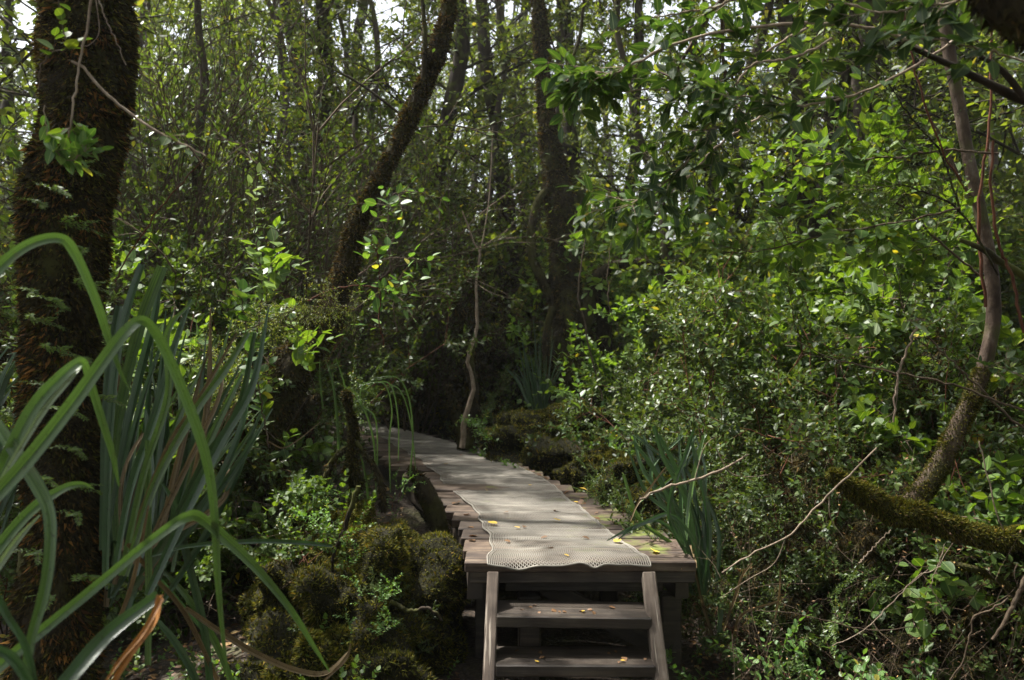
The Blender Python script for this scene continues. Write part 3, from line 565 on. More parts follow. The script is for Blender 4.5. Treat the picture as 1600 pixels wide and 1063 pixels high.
# slim stems and vines
def stem(name, label, cat, pts, rpx, d, mat, group=None, forks=(), n=26, leaves=None, seed=1, ds=None):
    ds = ds or [d]*len(pts); W = np.array([P(x, y, q) for (x, y), q in zip(pts, ds)]); rr = .62*np.interp(np.linspace(0, 1, n), np.linspace(0, 1, len(rpx)), rpx)/F*np.mean(ds)
    Wp = smooth_path(W, n); r = R(seed); Wp[1:-1] += r.normal(0, .0022*np.mean(ds)/3, (n-2, 3)); root = thing(name, label, cat, tuple(Wp[0]), group)
    mb = MB(); mb.tube(Wp, rr, 6, cap=True, rough=.12, seed=seed, freq=30)
    for (fp, fr) in forks:
        E = smooth_path(np.array([P(x, y, np.mean(ds)) for x, y in fp]), 14); mb.tube(E, np.linspace(fr, fr*.5, 14)*.62/F*np.mean(ds), 5)
    mb.build('stem', M[mat], root)
    if leaves:
        tpl, size, sp, lm, subs, extra = leaves; vg = Veg(seed+9, tpl, size, sp, extra.get('opp', False), extra.get('ang', 55), extra.get('up', 1.), extra.get('droop', .1))
        for q in range(subs):
            t = r.uniform(extra.get('t0', .2), 1); a = int(t*(n-2)); tg = nrm(Wp[a+1]-Wp[a])
            vg.twig(Wp[a], tg*.8+nrm(r.normal(0, 1, 3))*.8, extra.get('L', .2)*r.uniform(.5, 1.2), .0016, extra.get('sub', 0), nsub=3)
        if extra.get('main', 1): vg.leaves(Wp, extra.get('t0', .2))
        vg.build(root, M[lm], M[mat], 'leaves', 'twigs')
    rebase(root); return root
stem('bare_sapling', 'pale crooked bare stem rising in front of the dark hollow', 'stem', [(722, 700), (728, 650), (740, 605), (733, 560), (745, 500), (744, 440), (750, 400), (742, 380), (722, 330)], [8, 7, 5, 4, 3, 2.5, 2], 7.6, 'paletwig', forks=[([(748, 405), (757, 360), (765, 300), (770, 200)], 2)])
stem('hanging_vine', 'thin pale vine hanging down across the gnarled trunk', 'vine', [(925, 330), (912, 390), (905, 455), (915, 520), (930, 580), (945, 640), (955, 690)], [1.2, 2, 2.2, 2, 2], 7.6, 'twig')
stem('hanging_vine', 'thin upright vine to the right of the gnarled tree', 'vine', [(955, 380), (950, 430), (952, 480), (965, 510)], [1.2, 1.4, 1], 7.0, 'twig')
stem('dead_twig', 'long tan bare twig running level across the right bushes', 'twig', [(1620, 648), (1560, 628), (1500, 605), (1440, 590), (1370, 578), (1300, 560), (1240, 530)], [3, 3, 2.6, 2, 1.2], 2.8, 'twig', forks=[([(1300, 560), (1260, 556), (1230, 562)], 1)], seed=2)
stem('dead_twig', 'pale bare twig standing upright among the right bushes', 'twig', [(1432, 508), (1412, 560), (1402, 600), (1396, 660)], [3, 2.6, 2.2], 2.7, 'paletwig', forks=[([(1404, 590), (1398, 640), (1380, 655)], 1.2)], seed=3)
stem('dead_twig', 'brown twig slanting down to the right edge below the upright pale one', 'twig', [(1448, 525), (1490, 568), (1530, 605), (1580, 655), (1630, 690)], [2, 2.4, 2.6, 3], 2.9, 'twig', seed=4)
stem('dead_twig', 'long thin twig sloping up to the mossy horizontal branch', 'twig', [(1128, 895), (1170, 868), (1230, 838), (1260, 810), (1290, 778), (1325, 745), (1370, 700)], [1.6, 2, 2.4, 2.4, 2], 3.1, 'paletwig', forks=[([(1228, 838), (1210, 880), (1170, 905), (1125, 935)], 1.3), ([(1295, 775), (1298, 810), (1318, 840)], 1.6)], seed=5)
stem('dead_twig', 'forked pale twig beside the strap leaves right of the boardwalk', 'twig', [(1000, 780), (1040, 762), (1080, 752), (1120, 738), (1150, 722), (1170, 710)], [3, 3.6, 3.4, 2.4], 4.0, 'paletwig', forks=[([(1118, 700), (1140, 738), (1170, 745), (1200, 742)], 1.8), ([(1085, 752), (1100, 700), (1120, 680)], 1.4)], seed=6)
stem('dead_twig', 'knobbly lichen twig curving at the lower right edge', 'twig', [(1610, 890), (1590, 930), (1578, 960), (1550, 1000)], [7, 6, 6, 4], 2.9, 'twig', forks=[([(1590, 880), (1585, 900), (1600, 940)], 2)], seed=7)
stem('dead_twig', 'crooked orange-brown twig above the lower right corner', 'twig', [(1575, 935), (1545, 955), (1520, 965), (1515, 1000), (1500, 1040), (1480, 1070)], [2.5, 2.5, 2.2, 2], 3.0, 'twig', seed=8)
stem('dead_twig', 'thin zigzag twig hanging under the mossy horizontal branch', 'twig', [(1476, 850), (1468, 880), (1455, 915), (1470, 945), (1485, 985)], [1, 1.2, 1.2], 3.1, 'paletwig', forks=[([(1450, 890), (1420, 915), (1390, 935)], 1)], seed=9)
stem('dead_twig', 'thin bare twig drooping from the upper right thicket to the mossy branch', 'twig', [(1530, 690), (1545, 750), (1556, 800), (1568, 828)], [1.6, 1.8, 1.4], 3.2, 'paletwig', seed=10)
stem('dead_twig', 'thin brown twig lying flat over the lower right undergrowth', 'twig', [(1180, 955), (1240, 958), (1300, 972), (1360, 985), (1430, 980)], [1.2, 1.3, 1.2], 3.2, 'twig', seed=11)
stem('dead_twig', 'grey twig arching up out of the lower right shadows', 'twig', [(1300, 1010), (1350, 985), (1385, 950), (1430, 905), (1470, 885)], [1.2, 1.3, 1.2], 3.0, 'paletwig', seed=12)
stem('dead_twig', 'short broken twig crossing the dark gap below the mossy branch', 'twig', [(1342, 880), (1365, 855), (1392, 828)], [1.8, 1.8, 1.4], 3.2, 'paletwig', seed=13)
for q, (pts_, lab) in enumerate((([(560, 760), (540, 820), (520, 880), (530, 950)], 'root draped over the left shoulder of the mossy bank'), ([(610, 940), (640, 955), (670, 950), (690, 970)], 'short loose root poking out at the foot of the bank'))):
    stem('exposed_root', lab, 'root', pts_, [7, 6, 4, 3], 3.95-.12*q, 'bark', seed=80+q)
stem('red_stem', 'straight reddish stem rising near the right edge', 'stem', [(1540, 480), (1530, 330), (1545, 200), (1550, 60), (1560, -60)], [4, 4, 3.4, 3, 3], 3.1, 'redtwig', seed=14)
stem('red_stem', 'rust coloured stem slanting across the right edge', 'stem', [(1600, 520), (1580, 430), (1560, 380), (1548, 300), (1552, 220)], [4, 4, 3.6, 3], 2.8, 'redtwig', seed=15)
stem('red_stem', 'thin dark red stem descending through the upper right leaves', 'stem', [(1405, -30), (1420, 60), (1440, 150), (1475, 240), (1510, 300)], [2.5, 2.6, 2.6, 2], 2.7, 'redtwig', seed=16)
stem('slanting_twig', 'reddish twig slanting up past the left of the leafy clearing', 'twig', [(180, 440), (210, 385), (250, 325), (290, 280), (325, 240)], [2, 2.2, 1.8, 1.4], 3.4, 'redtwig', seed=17)
stem('pale_branch', 'pale bare branch arching from the mossy trunk out to the right', 'branch', [(112, 96), (130, 108), (165, 146), (200, 175), (245, 205), (290, 226), (322, 244)], [3, 4, 4, 3.6, 3.4, 2.4, 1.4], 2.3, 'paletwig', seed=18, leaves=('round', .032, .3, 'round', 3, dict(L=.06, t0=.75, main=0)))
stem('pale_branch', 'grey twig hanging straight down in front of the mossy trunk', 'branch', [(145, -30), (138, 30), (125, 100), (115, 160), (107, 215)], [3.4, 3.4, 3, 2.4], 2.25, 'paletwig', forks=[([(150, 0), (155, 50), (140, 70), (130, 72)], 1.4)], seed=19, leaves=('round', .034, .02, 'round', 4, dict(L=.07, t0=.93)))
stem('pale_branch', 'short thin twig dropping from the top left edge', 'branch', [(148, -30), (158, 10), (175, 50), (197, 102)], [1.8, 1.8, 1.6, 1.2], 2.3, 'paletwig', seed=20)
stem('leafy_shoot', 'curved shoot with round yellow-green leaves at the top of the mossy trunk', 'shoot', [(60, 140), (63, 110), (80, 82), (103, 76), (98, 40), (92, 0), (90, -30)], [2, 2.2, 2, 1.6, 1.2], 2.3, 'twig', seed=21, leaves=('round', .036, .035, 'round', 5, dict(L=.05, t0=.3)))
stem('leafy_shoot', 'bright lance-leaved shoots growing across the mossy trunk', 'shoot', [(70, 165), (72, 200), (85, 235), (105, 252), (125, 245), (140, 230)], [1.6, 1.6, 1.4, 1.2], 2.25, 'paletwig', seed=22, leaves=('ovate', .042, .03, 'sprig', 9, dict(L=.08, t0=.1, opp=True, ang=35)))

# overhanging leathery branches from the upper right
HB = dict(L=.22, t0=.15, sub=1, droop=.15, main=1)
def hb(label, pts, rpx, d, seed, subs, ds=None, L=.22, lm='holly', tpl='holly', size=.062, sp=.045, t0=.2, mat='paletwig', sub=1):
    return stem('leafy_branch', label, 'branch', pts, rpx, d, mat, seed=seed, ds=ds, n=40, leaves=(tpl, size, sp, lm, subs, dict(L=L, t0=t0, sub=sub, droop=.15)))
hb('long grey branch arching left with a dense tuft of dark toothed leaves at its tip', [(1460, 90), (1400, 55), (1340, 40), (1260, 37), (1180, 42), (1100, 55), (1040, 75), (1000, 95), (950, 118), (915, 110)], [4.5, 4, 4, 4, 3.6, 3, 2], 2.6, 31, 15, L=.16, t0=.70)
hb('second grey branch under the arching one with dark toothed leaves', [(1300, 60), (1240, 90), (1180, 100), (1120, 130), (1060, 140), (1000, 140), (950, 150)], [3.5, 3.5, 3, 2.4, 1.6], 2.7, 32, 9, L=.2, t0=.35)
hb('grey branch sweeping down to the left below the arching ones', [(1260, 45), (1200, 80), (1150, 130), (1110, 190), (1075, 250), (1020, 300), (960, 330)], [3.5, 3.4, 3, 2.4, 2, 1.5], 2.8, 33, 12, L=.2, t0=.35)
hb('leafy branch crossing the pale gap at the top right centre', [(1500, 60), (1400, 120), (1330, 150), (1240, 165), (1160, 150), (1100, 160)], [4, 3.6, 3, 2.4, 1.6], 2.6, 34, 11, L=.2, t0=.25)
hb('leafy branch hanging in from the top edge above the pale gap', [(1240, -60), (1180, -20), (1120, 10), (1060, 20), (1010, 30)], [4, 3.6, 3, 2.4, 1.6], 2.7, 35, 7, L=.2, t0=.25)
hb('leafy branch in the top right with large dark leaves against the sky', [(1560, -40), (1500, 0), (1440, 10), (1380, 20), (1320, 5)], [4, 3.6, 3, 2.4], 2.2, 36, 7, L=.16, t0=.1, tpl='ovate', size=.065)
hb('drooping branch with toothed leaves to the right of the gnarled tree', [(1190, 180), (1120, 230), (1060, 290), (1010, 330), (950, 300)], [3, 2.6, 2, 1.6], 3.0, 37, 7, L=.18, t0=.35)
hb('branch with dark leaves crossing the smooth bark trunk', [(1660, 120), (1580, 90), (1500, 70), (1430, 60), (1370, 90)], [3, 2.6, 2, 1.6], 2.2, 38, 7, L=.16, t0=.2, tpl='ovate', size=.06)
hb('low branch of bright backlit rounded leaves with a yellow one near its tip', [(1500, 325), (1420, 345), (1340, 358), (1270, 372), (1190, 392), (1130, 395)], [3, 3, 2.6, 2, 1.4], 2.7, 39, 16, lm='round', tpl='rnd3', size=.052, sp=.04, L=.16, mat='twig')
hb('higher branch of bright rounded leaves in the right thicket', [(1560, 240), (1480, 235), (1400, 245), (1330, 250), (1270, 260), (1220, 250)], [3, 3, 2.6, 2, 1.4], 3.0, 40, 18, lm='round', tpl='rnd3', size=.05, sp=.04, L=.2, mat='twig')
hb('slanting branch of round leaves left of the smooth bark trunk', [(1530, 430), (1470, 380), (1420, 330), (1370, 290), (1320, 200), (1290, 140)], [3, 3, 2.6, 2, 1.4], 3.2, 41, 20, lm='round', tpl='rnd3', size=.045, sp=.04, L=.25, mat='twig')
hb('thin branch with tiny dark leaves slanting through the upper right', [(1500, 330), (1470, 240), (1420, 180), (1370, 100), (1330, 50)], [3, 2.6, 2, 1.4], 2.9, 42, 26, lm='box', tpl='diamond', size=.016, sp=.011, L=.2, mat='bark')
hb('feathery twig of tiny dark leaves in front of the right trunk', [(1560, 430), (1500, 330), (1440, 300), (1400, 290), (1340, 300)], [3, 2.6, 2, 1.4], 2.8, 43, 26, lm='box', tpl='diamond', size=.016, sp=.011, L=.2, mat='bark')
hb('sprig of bluish-green oval leaves at the right edge', [(1640, 600), (1600, 590), (1570, 575), (1540, 572)], [2, 2, 1.5], 2.5, 44, 7, lm='holly', tpl='rnd3', size=.028, sp=.02, L=.08, sub=0)
hb('young shoot with three fresh pale leaves above the long tan twig', [(1370, 545), (1355, 550), (1335, 553), (1325, 548)], [1.5, 1.5, 1.2], 2.6, 45, 1, lm='pale', tpl='ovate', size=.045, sp=.04, L=.03, sub=0, t0=.5)
hb('young shoot with pale leaves below the lowest backlit branch', [(1445, 500), (1430, 500), (1412, 502)], [1.5, 1.5, 1.2], 2.6, 46, 1, lm='pale', tpl='ovate', size=.045, sp=.035, L=.03, sub=0, t0=.4)
# sprays by the leaning trunk and the left
hb('leafy twig reaching right from the leaning trunk with fresh oval leaves', [(480, 470), (530, 450), (580, 448), (610, 458), (625, 470)], [2.2, 2, 1.6, 1.2], 4.0, 47, 7, lm='sprig', tpl='ovate', size=.06, sp=.05, L=.14, t0=.55, sub=0, mat='redtwig')
hb('upright leafy shoot in front of the leaning trunk', [(600, 540), (592, 500), (594, 450), (590, 400), (578, 380)], [2, 1.8, 1.4], 4.0, 48, 6, lm='sprig', tpl='ovate', size=.06, sp=.05, L=.12, t0=.2, sub=0, mat='redtwig')
hb('cluster of fresh leaves higher on a thin shoot by the leaning trunk', [(620, 520), (612, 440), (606, 360), (612, 310), (640, 300), (690, 310)], [1.6, 1.6, 1.4, 1], 4.6, 49, 9, lm='sprig', tpl='ovate', size=.06, sp=.06, L=.18, t0=.4, sub=0, mat='twig')
hb('leafy twig stretching right to a small cluster before the dark hollow', [(560, 430), (600, 405), (650, 405), (680, 412)], [1.6, 1.4, 1], 4.3, 50, 3, lm='sprig', tpl='ovate', size=.06, sp=.07, L=.07, t0=.6, sub=0, mat='twig')
hb('tall shoot with rows of pale drooping leaves left of the hazy light', [(402, 520), (410, 450), (404, 400), (398, 340), (403, 270)], [2, 1.8, 1.4], 3.7, 51, 5, lm='pale', tpl='ovate', size=.055, sp=.028, L=.08, t0=.2, sub=0, mat='twig')
hb('shoot of broad fresh leaves above the left strap leaves', [(400, 620), (392, 560), (385, 520), (380, 480), (376, 450)], [2, 1.8, 1.4], 3.1, 52, 5, lm='sprig', tpl='round', size=.052, sp=.04, L=.06, t0=.3, sub=0, mat='twig')
hb('shoot of broad fresh leaves beside the tips of the left strap leaves', [(420, 700), (412, 650), (405, 610), (398, 580), (390, 575)], [2, 1.8, 1.4], 3.1, 53, 5, lm='sprig', tpl='round', size=.045, sp=.035, L=.07, t0=.4, sub=0, mat='twig')
for q, (pts, lab) in enumerate((([(470, 520), (445, 505), (425, 500), (400, 512)], 'yellow-green feathery sprig left of the leaning trunk base'), ([(520, 470), (500, 480), (470, 482), (440, 490)], 'upper feathery sprig against the leaning trunk base'), ([(560, 485), (540, 480), (510, 478)], 'small feathery tuft on the leaning trunk'), ([(400, 600), (370, 590), (340, 560), (300, 540)], 'feathery yellow sprig between the left strap leaves'), ([(440, 560), (400, 575), (360, 600), (345, 640)], 'drooping feathery sprig over the left strap leaves'))):
    stem('feathery_sprig', lab, 'sprig', pts, [1.6, 1.2, .8], 3.5, 'twig', seed=60+q, leaves=('diamond', .013, .008, 'fern', 26, dict(L=.13, t0=.05, sub=1, ang=40)))
# small ferns on the mossy trunk
vgp = [(130, 560), (85, 470), (75, 600), (50, 680), (100, 760), (120, 900), (90, 300), (60, 745), (135, 390),  (100, 258), (95, 350), (112, 482), (60, 455), (118, 445), (70, 545), (95, 640), (110, 700), (45, 500), (60, 860), (120, 800), (85, 930), (145, 620), (70, 320)]
proto = None
for q, (x, y) in enumerate(vgp):
    p = P(x, y, 2.72)
    if proto is None:
        proto = thing('small_fern', '', 'fern', tuple(p), 'small ferns growing on the mossy trunk'); vg = Veg(70, 'diamond', .014, .006, True, 60, flat=True, bare=.1)
        for k in range(4): vg.twig((0, 0, 0), vg.r.normal(0, .5, 3)+[.5, -.7, .1], .09, .001, 0, grav=-.15)
        vg.build(proto, M['round'], M['twig'], 'fronds', 'stalks'); proto['label'] = 'small bright fern frond growing on the shaggy mossy trunk'
    else: dup(proto, p, R(q).uniform(-1.2, 1.2), R(q).uniform(.7, 1.4), proto['label'], proto['group'])

# ================================================================== STRAP-LEAVED PLANTS
def ribbon(Wp, wid, chan=.25, twist=None, face=None, n_across=5):
    """a strap leaf with a channelled cross-section and real thickness of keel"""
    t = nrm(np.gradient(Wp, axis=0)); n = len(Wp)
    if face is None: face = np.array([0, 0, CAMZ])-Wp
    w = nrm(np.cross(t, face)); nn = nrm(np.cross(w, t))
    if twist is not None:
        c, s_ = np.cos(twist)[:, None], np.sin(twist)[:, None]; w, nn = w*c+nn*s_, nn*c-w*s_
    a = np.linspace(-1, 1, n_across)
    ed = 1+.05*fbm(np.stack([np.arange(n)*.35, np.full(n, wid.sum()*50), np.zeros(n)], -1), 2); wid = wid*ed
    V = Wp[:, None]+w[:, None]*a[None, :, None]*wid[:, None, None]+nn[:, None]*((np.abs(a)-.5)*chan)[None, :, None]*wid[:, None, None]
    L = np.concatenate([[0], np.cumsum(np.linalg.norm(np.diff(Wp, axis=0), axis=1))])
    U = np.stack([np.broadcast_to(a, (n, n_across)), np.broadcast_to(L[:, None]*3, (n, n_across)), np.zeros((n, n_across))], -1)
    Vs, Fs, Us = [], [], []; m = n_across//2+1
    for h in (0, 1):
        sl_ = slice(h*(m-1), h*(m-1)+m); i = np.arange(n-1)[:, None]*m+np.arange(m-1)[None]+h*n*m
        Vs.append(V[:, sl_].reshape(-1, 3)); Us.append(U[:, sl_].reshape(-1, 3)); Fs.append(np.stack([i, i+1, i+m+1, i+m], -1).reshape(-1, 4))
    return np.concatenate(Vs), np.concatenate(Fs), np.concatenate(Us)
def strap(root, pts, wpx, d, mat='strap', seed=0, tw=.35, lab=None, chan=.75):
    ds = d if isinstance(d, (list, tuple)) else [d]*2
    k = len(pts); dd = np.interp(np.linspace(0, 1, k), np.linspace(0, 1, len(ds)), ds)
    W = np.array([P(x, y, q) for (x, y), q in zip(pts, dd)]); n = 44
    Wp, dv = smooth_path(W, n, dd); wid = np.interp(np.linspace(0, 1, n), np.linspace(0, 1, len(wpx)), wpx)/F*dv*.33
    r = R(seed+300); tw_ = r.uniform(-tw, tw)+r.uniform(-tw, tw)*np.linspace(-1, 1, n)
    mb = MB(); V, Fc, U = ribbon(Wp, wid, chan, tw_); U[:, 2] = r.uniform(0, 9); U[:, 1] += r.uniform(0, 20); mb.add(V, Fc, U); o = mb.build('leaf', M[mat], root)
    if lab: o['label'] = lab
    return o
root = thing('strap_leaf_plant', 'big clump of arching strap leaves bent over in the near left foreground', 'plant', tuple(P(-40, 1300, 1.9)))
FG = [([(-60, 520), (-10, 430), (40, 385), (92, 372), (118, 398), (150, 470), (168, 525), (190, 585), (206, 614)], [26, 26, 26, 24, 22, 20, 17, 9, 1], [1.7, 2.0], 'strap', .15),
      ([(-60, 830), (30, 735), (110, 635), (180, 538), (208, 507), (222, 501), (234, 508), (250, 532), (278, 592), (318, 700), (334, 790), (340, 900), (348, 990), (358, 1080)], [34, 34, 32, 28, 24, 22, 22, 23, 24, 23, 20, 16, 10, 3], [1.6, 2.0], 'strap', .1),
      ([(-60, 860), (10, 720), (50, 640), (92, 592), (118, 570), (128, 566), (134, 574), (143, 605), (160, 660), (176, 712), (186, 760)], [30, 34, 32, 28, 24, 20, 17, 18, 18, 14, 4], [1.65, 1.95], 'strap', .2),
      ([(-20, 790), (20, 720), (70, 640), (112, 590), (128, 570)], [8, 13, 14, 10, 4], [1.62, 1.8], 'strapsplit', .1),
      ([(-40, 1075), (60, 990), (140, 925), (215, 862), (270, 820), (292, 808), (306, 806), (320, 814), (350, 840), (400, 888), (452, 950), (490, 1010), (515, 1050)], [26, 26, 24, 22, 23, 25, 26, 25, 24, 20, 15, 10, 3], [1.6, 2.1], 'strap', .12),
      ([(-40, 910), (10, 840), (55, 792), (100, 763), (128, 757), (146, 764)], [26, 28, 26, 18, 12, 3], [1.75, 1.95], 'strap', .15),
      ([(-60, 960), (-10, 895), (30, 840), (62, 805)], [20, 18, 14, 4], [1.7, 1.8], 'strapsplit', .15),
      ([(-20, 640), (20, 700), (56, 755), (76, 800), (78, 860), (68, 930), (48, 1000), (34, 1090)], [22, 30, 32, 28, 26, 26, 22, 18], [1.7, 1.6], 'strap', .12),
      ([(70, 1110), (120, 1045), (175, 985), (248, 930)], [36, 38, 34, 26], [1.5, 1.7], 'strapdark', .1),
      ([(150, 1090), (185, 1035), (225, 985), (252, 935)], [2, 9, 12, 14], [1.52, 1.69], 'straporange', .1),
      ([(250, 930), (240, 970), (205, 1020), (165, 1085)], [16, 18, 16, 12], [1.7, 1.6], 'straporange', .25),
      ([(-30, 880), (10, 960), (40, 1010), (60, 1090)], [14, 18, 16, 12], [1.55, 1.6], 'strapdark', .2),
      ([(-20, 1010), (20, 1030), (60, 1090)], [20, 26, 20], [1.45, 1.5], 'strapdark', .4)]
for q, (pts, w, d, m_, tw) in enumerate(FG): strap(root, pts, w, d, m_, q, tw)
rebase(root)
root = thing('strap_leaf_plant', 'fan of upright dark green strap leaves mixed with dead brown ones beside the mossy tree', 'plant', tuple(P(220, 1120, 2.8)))
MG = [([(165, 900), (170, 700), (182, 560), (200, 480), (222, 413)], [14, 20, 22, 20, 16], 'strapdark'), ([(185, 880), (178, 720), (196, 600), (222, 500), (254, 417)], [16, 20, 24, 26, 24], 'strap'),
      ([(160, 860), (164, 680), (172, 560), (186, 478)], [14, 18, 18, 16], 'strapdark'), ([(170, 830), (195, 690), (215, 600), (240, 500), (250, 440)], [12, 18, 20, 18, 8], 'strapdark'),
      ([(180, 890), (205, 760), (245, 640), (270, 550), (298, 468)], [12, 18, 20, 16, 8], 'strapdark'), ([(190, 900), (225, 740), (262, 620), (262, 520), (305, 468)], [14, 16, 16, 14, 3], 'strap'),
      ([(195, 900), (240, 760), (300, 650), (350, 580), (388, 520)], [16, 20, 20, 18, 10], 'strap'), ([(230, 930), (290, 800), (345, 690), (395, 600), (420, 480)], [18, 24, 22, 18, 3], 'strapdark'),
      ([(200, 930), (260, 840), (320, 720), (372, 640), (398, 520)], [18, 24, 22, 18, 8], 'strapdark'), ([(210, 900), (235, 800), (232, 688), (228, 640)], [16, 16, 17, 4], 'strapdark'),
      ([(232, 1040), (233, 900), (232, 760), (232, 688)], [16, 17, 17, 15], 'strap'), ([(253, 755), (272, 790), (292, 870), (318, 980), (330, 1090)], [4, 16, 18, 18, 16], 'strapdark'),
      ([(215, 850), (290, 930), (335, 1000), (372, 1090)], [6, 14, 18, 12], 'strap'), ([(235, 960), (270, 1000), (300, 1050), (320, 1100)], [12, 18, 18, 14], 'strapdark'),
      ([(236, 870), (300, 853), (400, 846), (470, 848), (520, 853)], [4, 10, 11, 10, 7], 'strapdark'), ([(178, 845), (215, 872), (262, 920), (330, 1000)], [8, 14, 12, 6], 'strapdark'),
      ([(200, 850), (262, 700), (300, 640), (330, 590), (370, 520)], [12, 14, 12, 9, 3], 'strapdead'), ([(210, 900), (262, 790), (310, 690), (342, 620), (350, 570)], [10, 14, 13, 10, 4], 'strapdead'),
      ([(205, 880), (250, 845), (320, 805), (352, 775), (356, 740), (350, 720)], [12, 13, 13, 12, 12, 10], 'strapdead'), ([(225, 900), (262, 850), (300, 760), (318, 700)], [12, 14, 13, 10], 'strapdead'),
      ([(290, 950), (340, 985), (400, 1022), (462, 1048), (510, 1052), (545, 1018)], [10, 14, 15, 15, 14, 4], 'strapdead'), ([(200, 850), (240, 900), (290, 960), (340, 1063)], [10, 10, 12, 10], 'strapdead'),
      ([(420, 690), (442, 700), (465, 688), (500, 660)], [4, 3, 3, 2], 'strapdead'), ([(190, 860), (190, 760), (210, 700), (250, 650)], [9, 10, 9, 3], 'strapdead'), ([(170, 1000), (200, 930), (218, 860), (232, 790)], [9, 12, 10, 4], 'strapdead'),
      ([(500, 1070), (540, 1030), (548, 1005)], [6, 8, 3], 'strapdead')]
r = R(33)
for q, (pts, w, m_) in enumerate(MG): dd = 2.45+r.uniform(0, .5); strap(root, pts, w, [dd, dd+r.uniform(-.1, .5)], m_, q+40, .5)
for q in range(44):
    x0 = r.uniform(165, 270); x1 = x0+r.uniform(-20, 190); y1 = r.uniform(480, 700); y0 = r.uniform(850, 960); bend = r.uniform(-25, 25)
    strap(root, [(x0, y0), ((x0*2+x1)/3-bend, (2*y0+y1)/3), ((x0+2*x1)/3-bend, (y0+2*y1)/3), (x1, y1)], [12, 17, 15, 3], [2.9, 3.2], ('strapdark', 'strapdark', 'strap', 'strapdead')[q % 4], q+90, .8)
rebase(root)
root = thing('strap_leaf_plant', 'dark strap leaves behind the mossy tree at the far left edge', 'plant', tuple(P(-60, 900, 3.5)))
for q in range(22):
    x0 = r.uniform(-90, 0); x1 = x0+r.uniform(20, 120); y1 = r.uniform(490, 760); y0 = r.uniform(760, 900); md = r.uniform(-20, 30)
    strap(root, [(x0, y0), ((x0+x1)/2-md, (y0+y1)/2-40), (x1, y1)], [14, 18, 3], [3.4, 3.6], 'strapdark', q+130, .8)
rebase(root)
root = thing('strap_leaf_plant', 'tuft of dark strap leaves leaning over the right edge of the boardwalk', 'plant', tuple(P(1095, 960, 4.25)))
RG = [([(1090, 920), (1060, 820), (1010, 770), (982, 705)], [9, 11, 10, 4], 'strapdark'), ([(1090, 915), (1050, 790), (1020, 730), (990, 690)], [9, 12, 11, 8], 'strapdark'), ([(1092, 920), (1080, 800), (1040, 720), (1022, 666)], [9, 12, 12, 10], 'strapdark'),
      ([(1094, 920), (1075, 800), (1060, 740), (1030, 680)], [8, 12, 12, 9], 'strapdark'), ([(1090, 930), (1060, 860), (1000, 812), (974, 742)], [8, 9, 9, 7], 'strap'), ([(1072, 855), (1076, 800), (1085, 740), (1100, 680)], [8, 12, 12, 6], 'strap'),
      ([(1100, 930), (1108, 840), (1098, 760), (1080, 690)], [8, 13, 13, 9], 'strapdark'), ([(1080, 880), (1045, 800), (1075, 700), (1085, 670)], [8, 10, 10, 5], 'strapdark'), ([(1098, 930), (1085, 850), (1050, 805), (1010, 815), (975, 830), (948, 845)], [7, 8, 10, 11, 9, 3], 'strapdark'),
      ([(1070, 850), (1030, 815), (990, 825), (966, 843)], [6, 8, 8, 3], 'strapdark'), ([(1040, 730), (1010, 770), (995, 790), (985, 815)], [3, 6, 5, 3], 'strapdead'), ([(1072, 725), (1040, 755), (1012, 775), (1000, 785)], [4, 6, 6, 3], 'strap'),
      ([(1078, 850), (1085, 870), (1088, 888)], [5, 6, 5], 'strapdead'), ([(1120, 1010), (1100, 950), (1085, 885)], [6, 9, 5], 'strapdead'), ([(1125, 1000), (1150, 930), (1160, 900), (1175, 880)], [6, 9, 6, 4], 'strapdead'),
      ([(1118, 1020), (1125, 960), (1120, 920)], [8, 14, 8], 'strapdark'), ([(1145, 1000), (1160, 960), (1215, 940)], [9, 8, 6], 'strapdead'), ([(1210, 975), (1218, 930), (1220, 890)], [4, 6, 5], 'strapdead')]
for q, (pts, w, m_) in enumerate(RG): dd = 4.15+r.uniform(-.1, .25); strap(root, pts, w, [dd, dd+r.uniform(-.3, .1)], m_, q+160, .6)
for q in range(12):
    x0 = r.uniform(1080, 1120); strap(root, [(x0, 930), (x0-r.uniform(-10, 30), 830), (x0-r.uniform(0, 80), 740), (x0-r.uniform(0, 110), 680)], [8, 11, 10, 5], [4.3, 4.5], 'strapdark', q+190, .9)
rebase(root)
root = thing('sedge', 'slender arching sedge leaves crossing in front of the far boardwalk', 'sedge', tuple(P(600, 800, 5.2)))
for q, (pts, w) in enumerate([([(588, 770), (585, 700), (575, 655), (560, 625), (545, 600)], 5), ([(588, 780), (590, 690), (585, 650), (565, 632), (570, 600), (620, 588)], 4), ([(610, 770), (608, 690), (612, 640), (600, 600), (570, 600), (560, 605)], 4), ([(622, 720), (622, 660), (612, 605), (590, 597), (565, 612)], 4),
                          ([(640, 745), (645, 680), (638, 620), (620, 590), (585, 590)], 4), ([(650, 735), (642, 660), (625, 610), (600, 602)], 3), ([(530, 720), (527, 660), (520, 600), (508, 560)], 7), ([(545, 700), (545, 640), (538, 600), (525, 560)], 5), ([(505, 640), (500, 590), (500, 560)], 5), ([(576, 790), (570, 740), (560, 700)], 6)]):
    strap(root, pts, [w, w, w*.8, 1], [4.9, 4.8], 'strap', q+220, .5)
rebase(root)
root = thing('sedge', 'pale bluish sedge growing at the foot of the gnarled tree', 'sedge', (.45, 8.4, gz(.45, 8.4)))
for q in range(26):
    x0 = 840+r.uniform(-12, 12); x1 = x0+r.uniform(-50, 45); y1 = r.uniform(500, 600); strap(root, [(x0, 660), ((x0+x1)/2, 600), (x1, y1)], [4, 5, 1], [8.2, 8.3], 'strapdark', q+240, .6)
rebase(root)

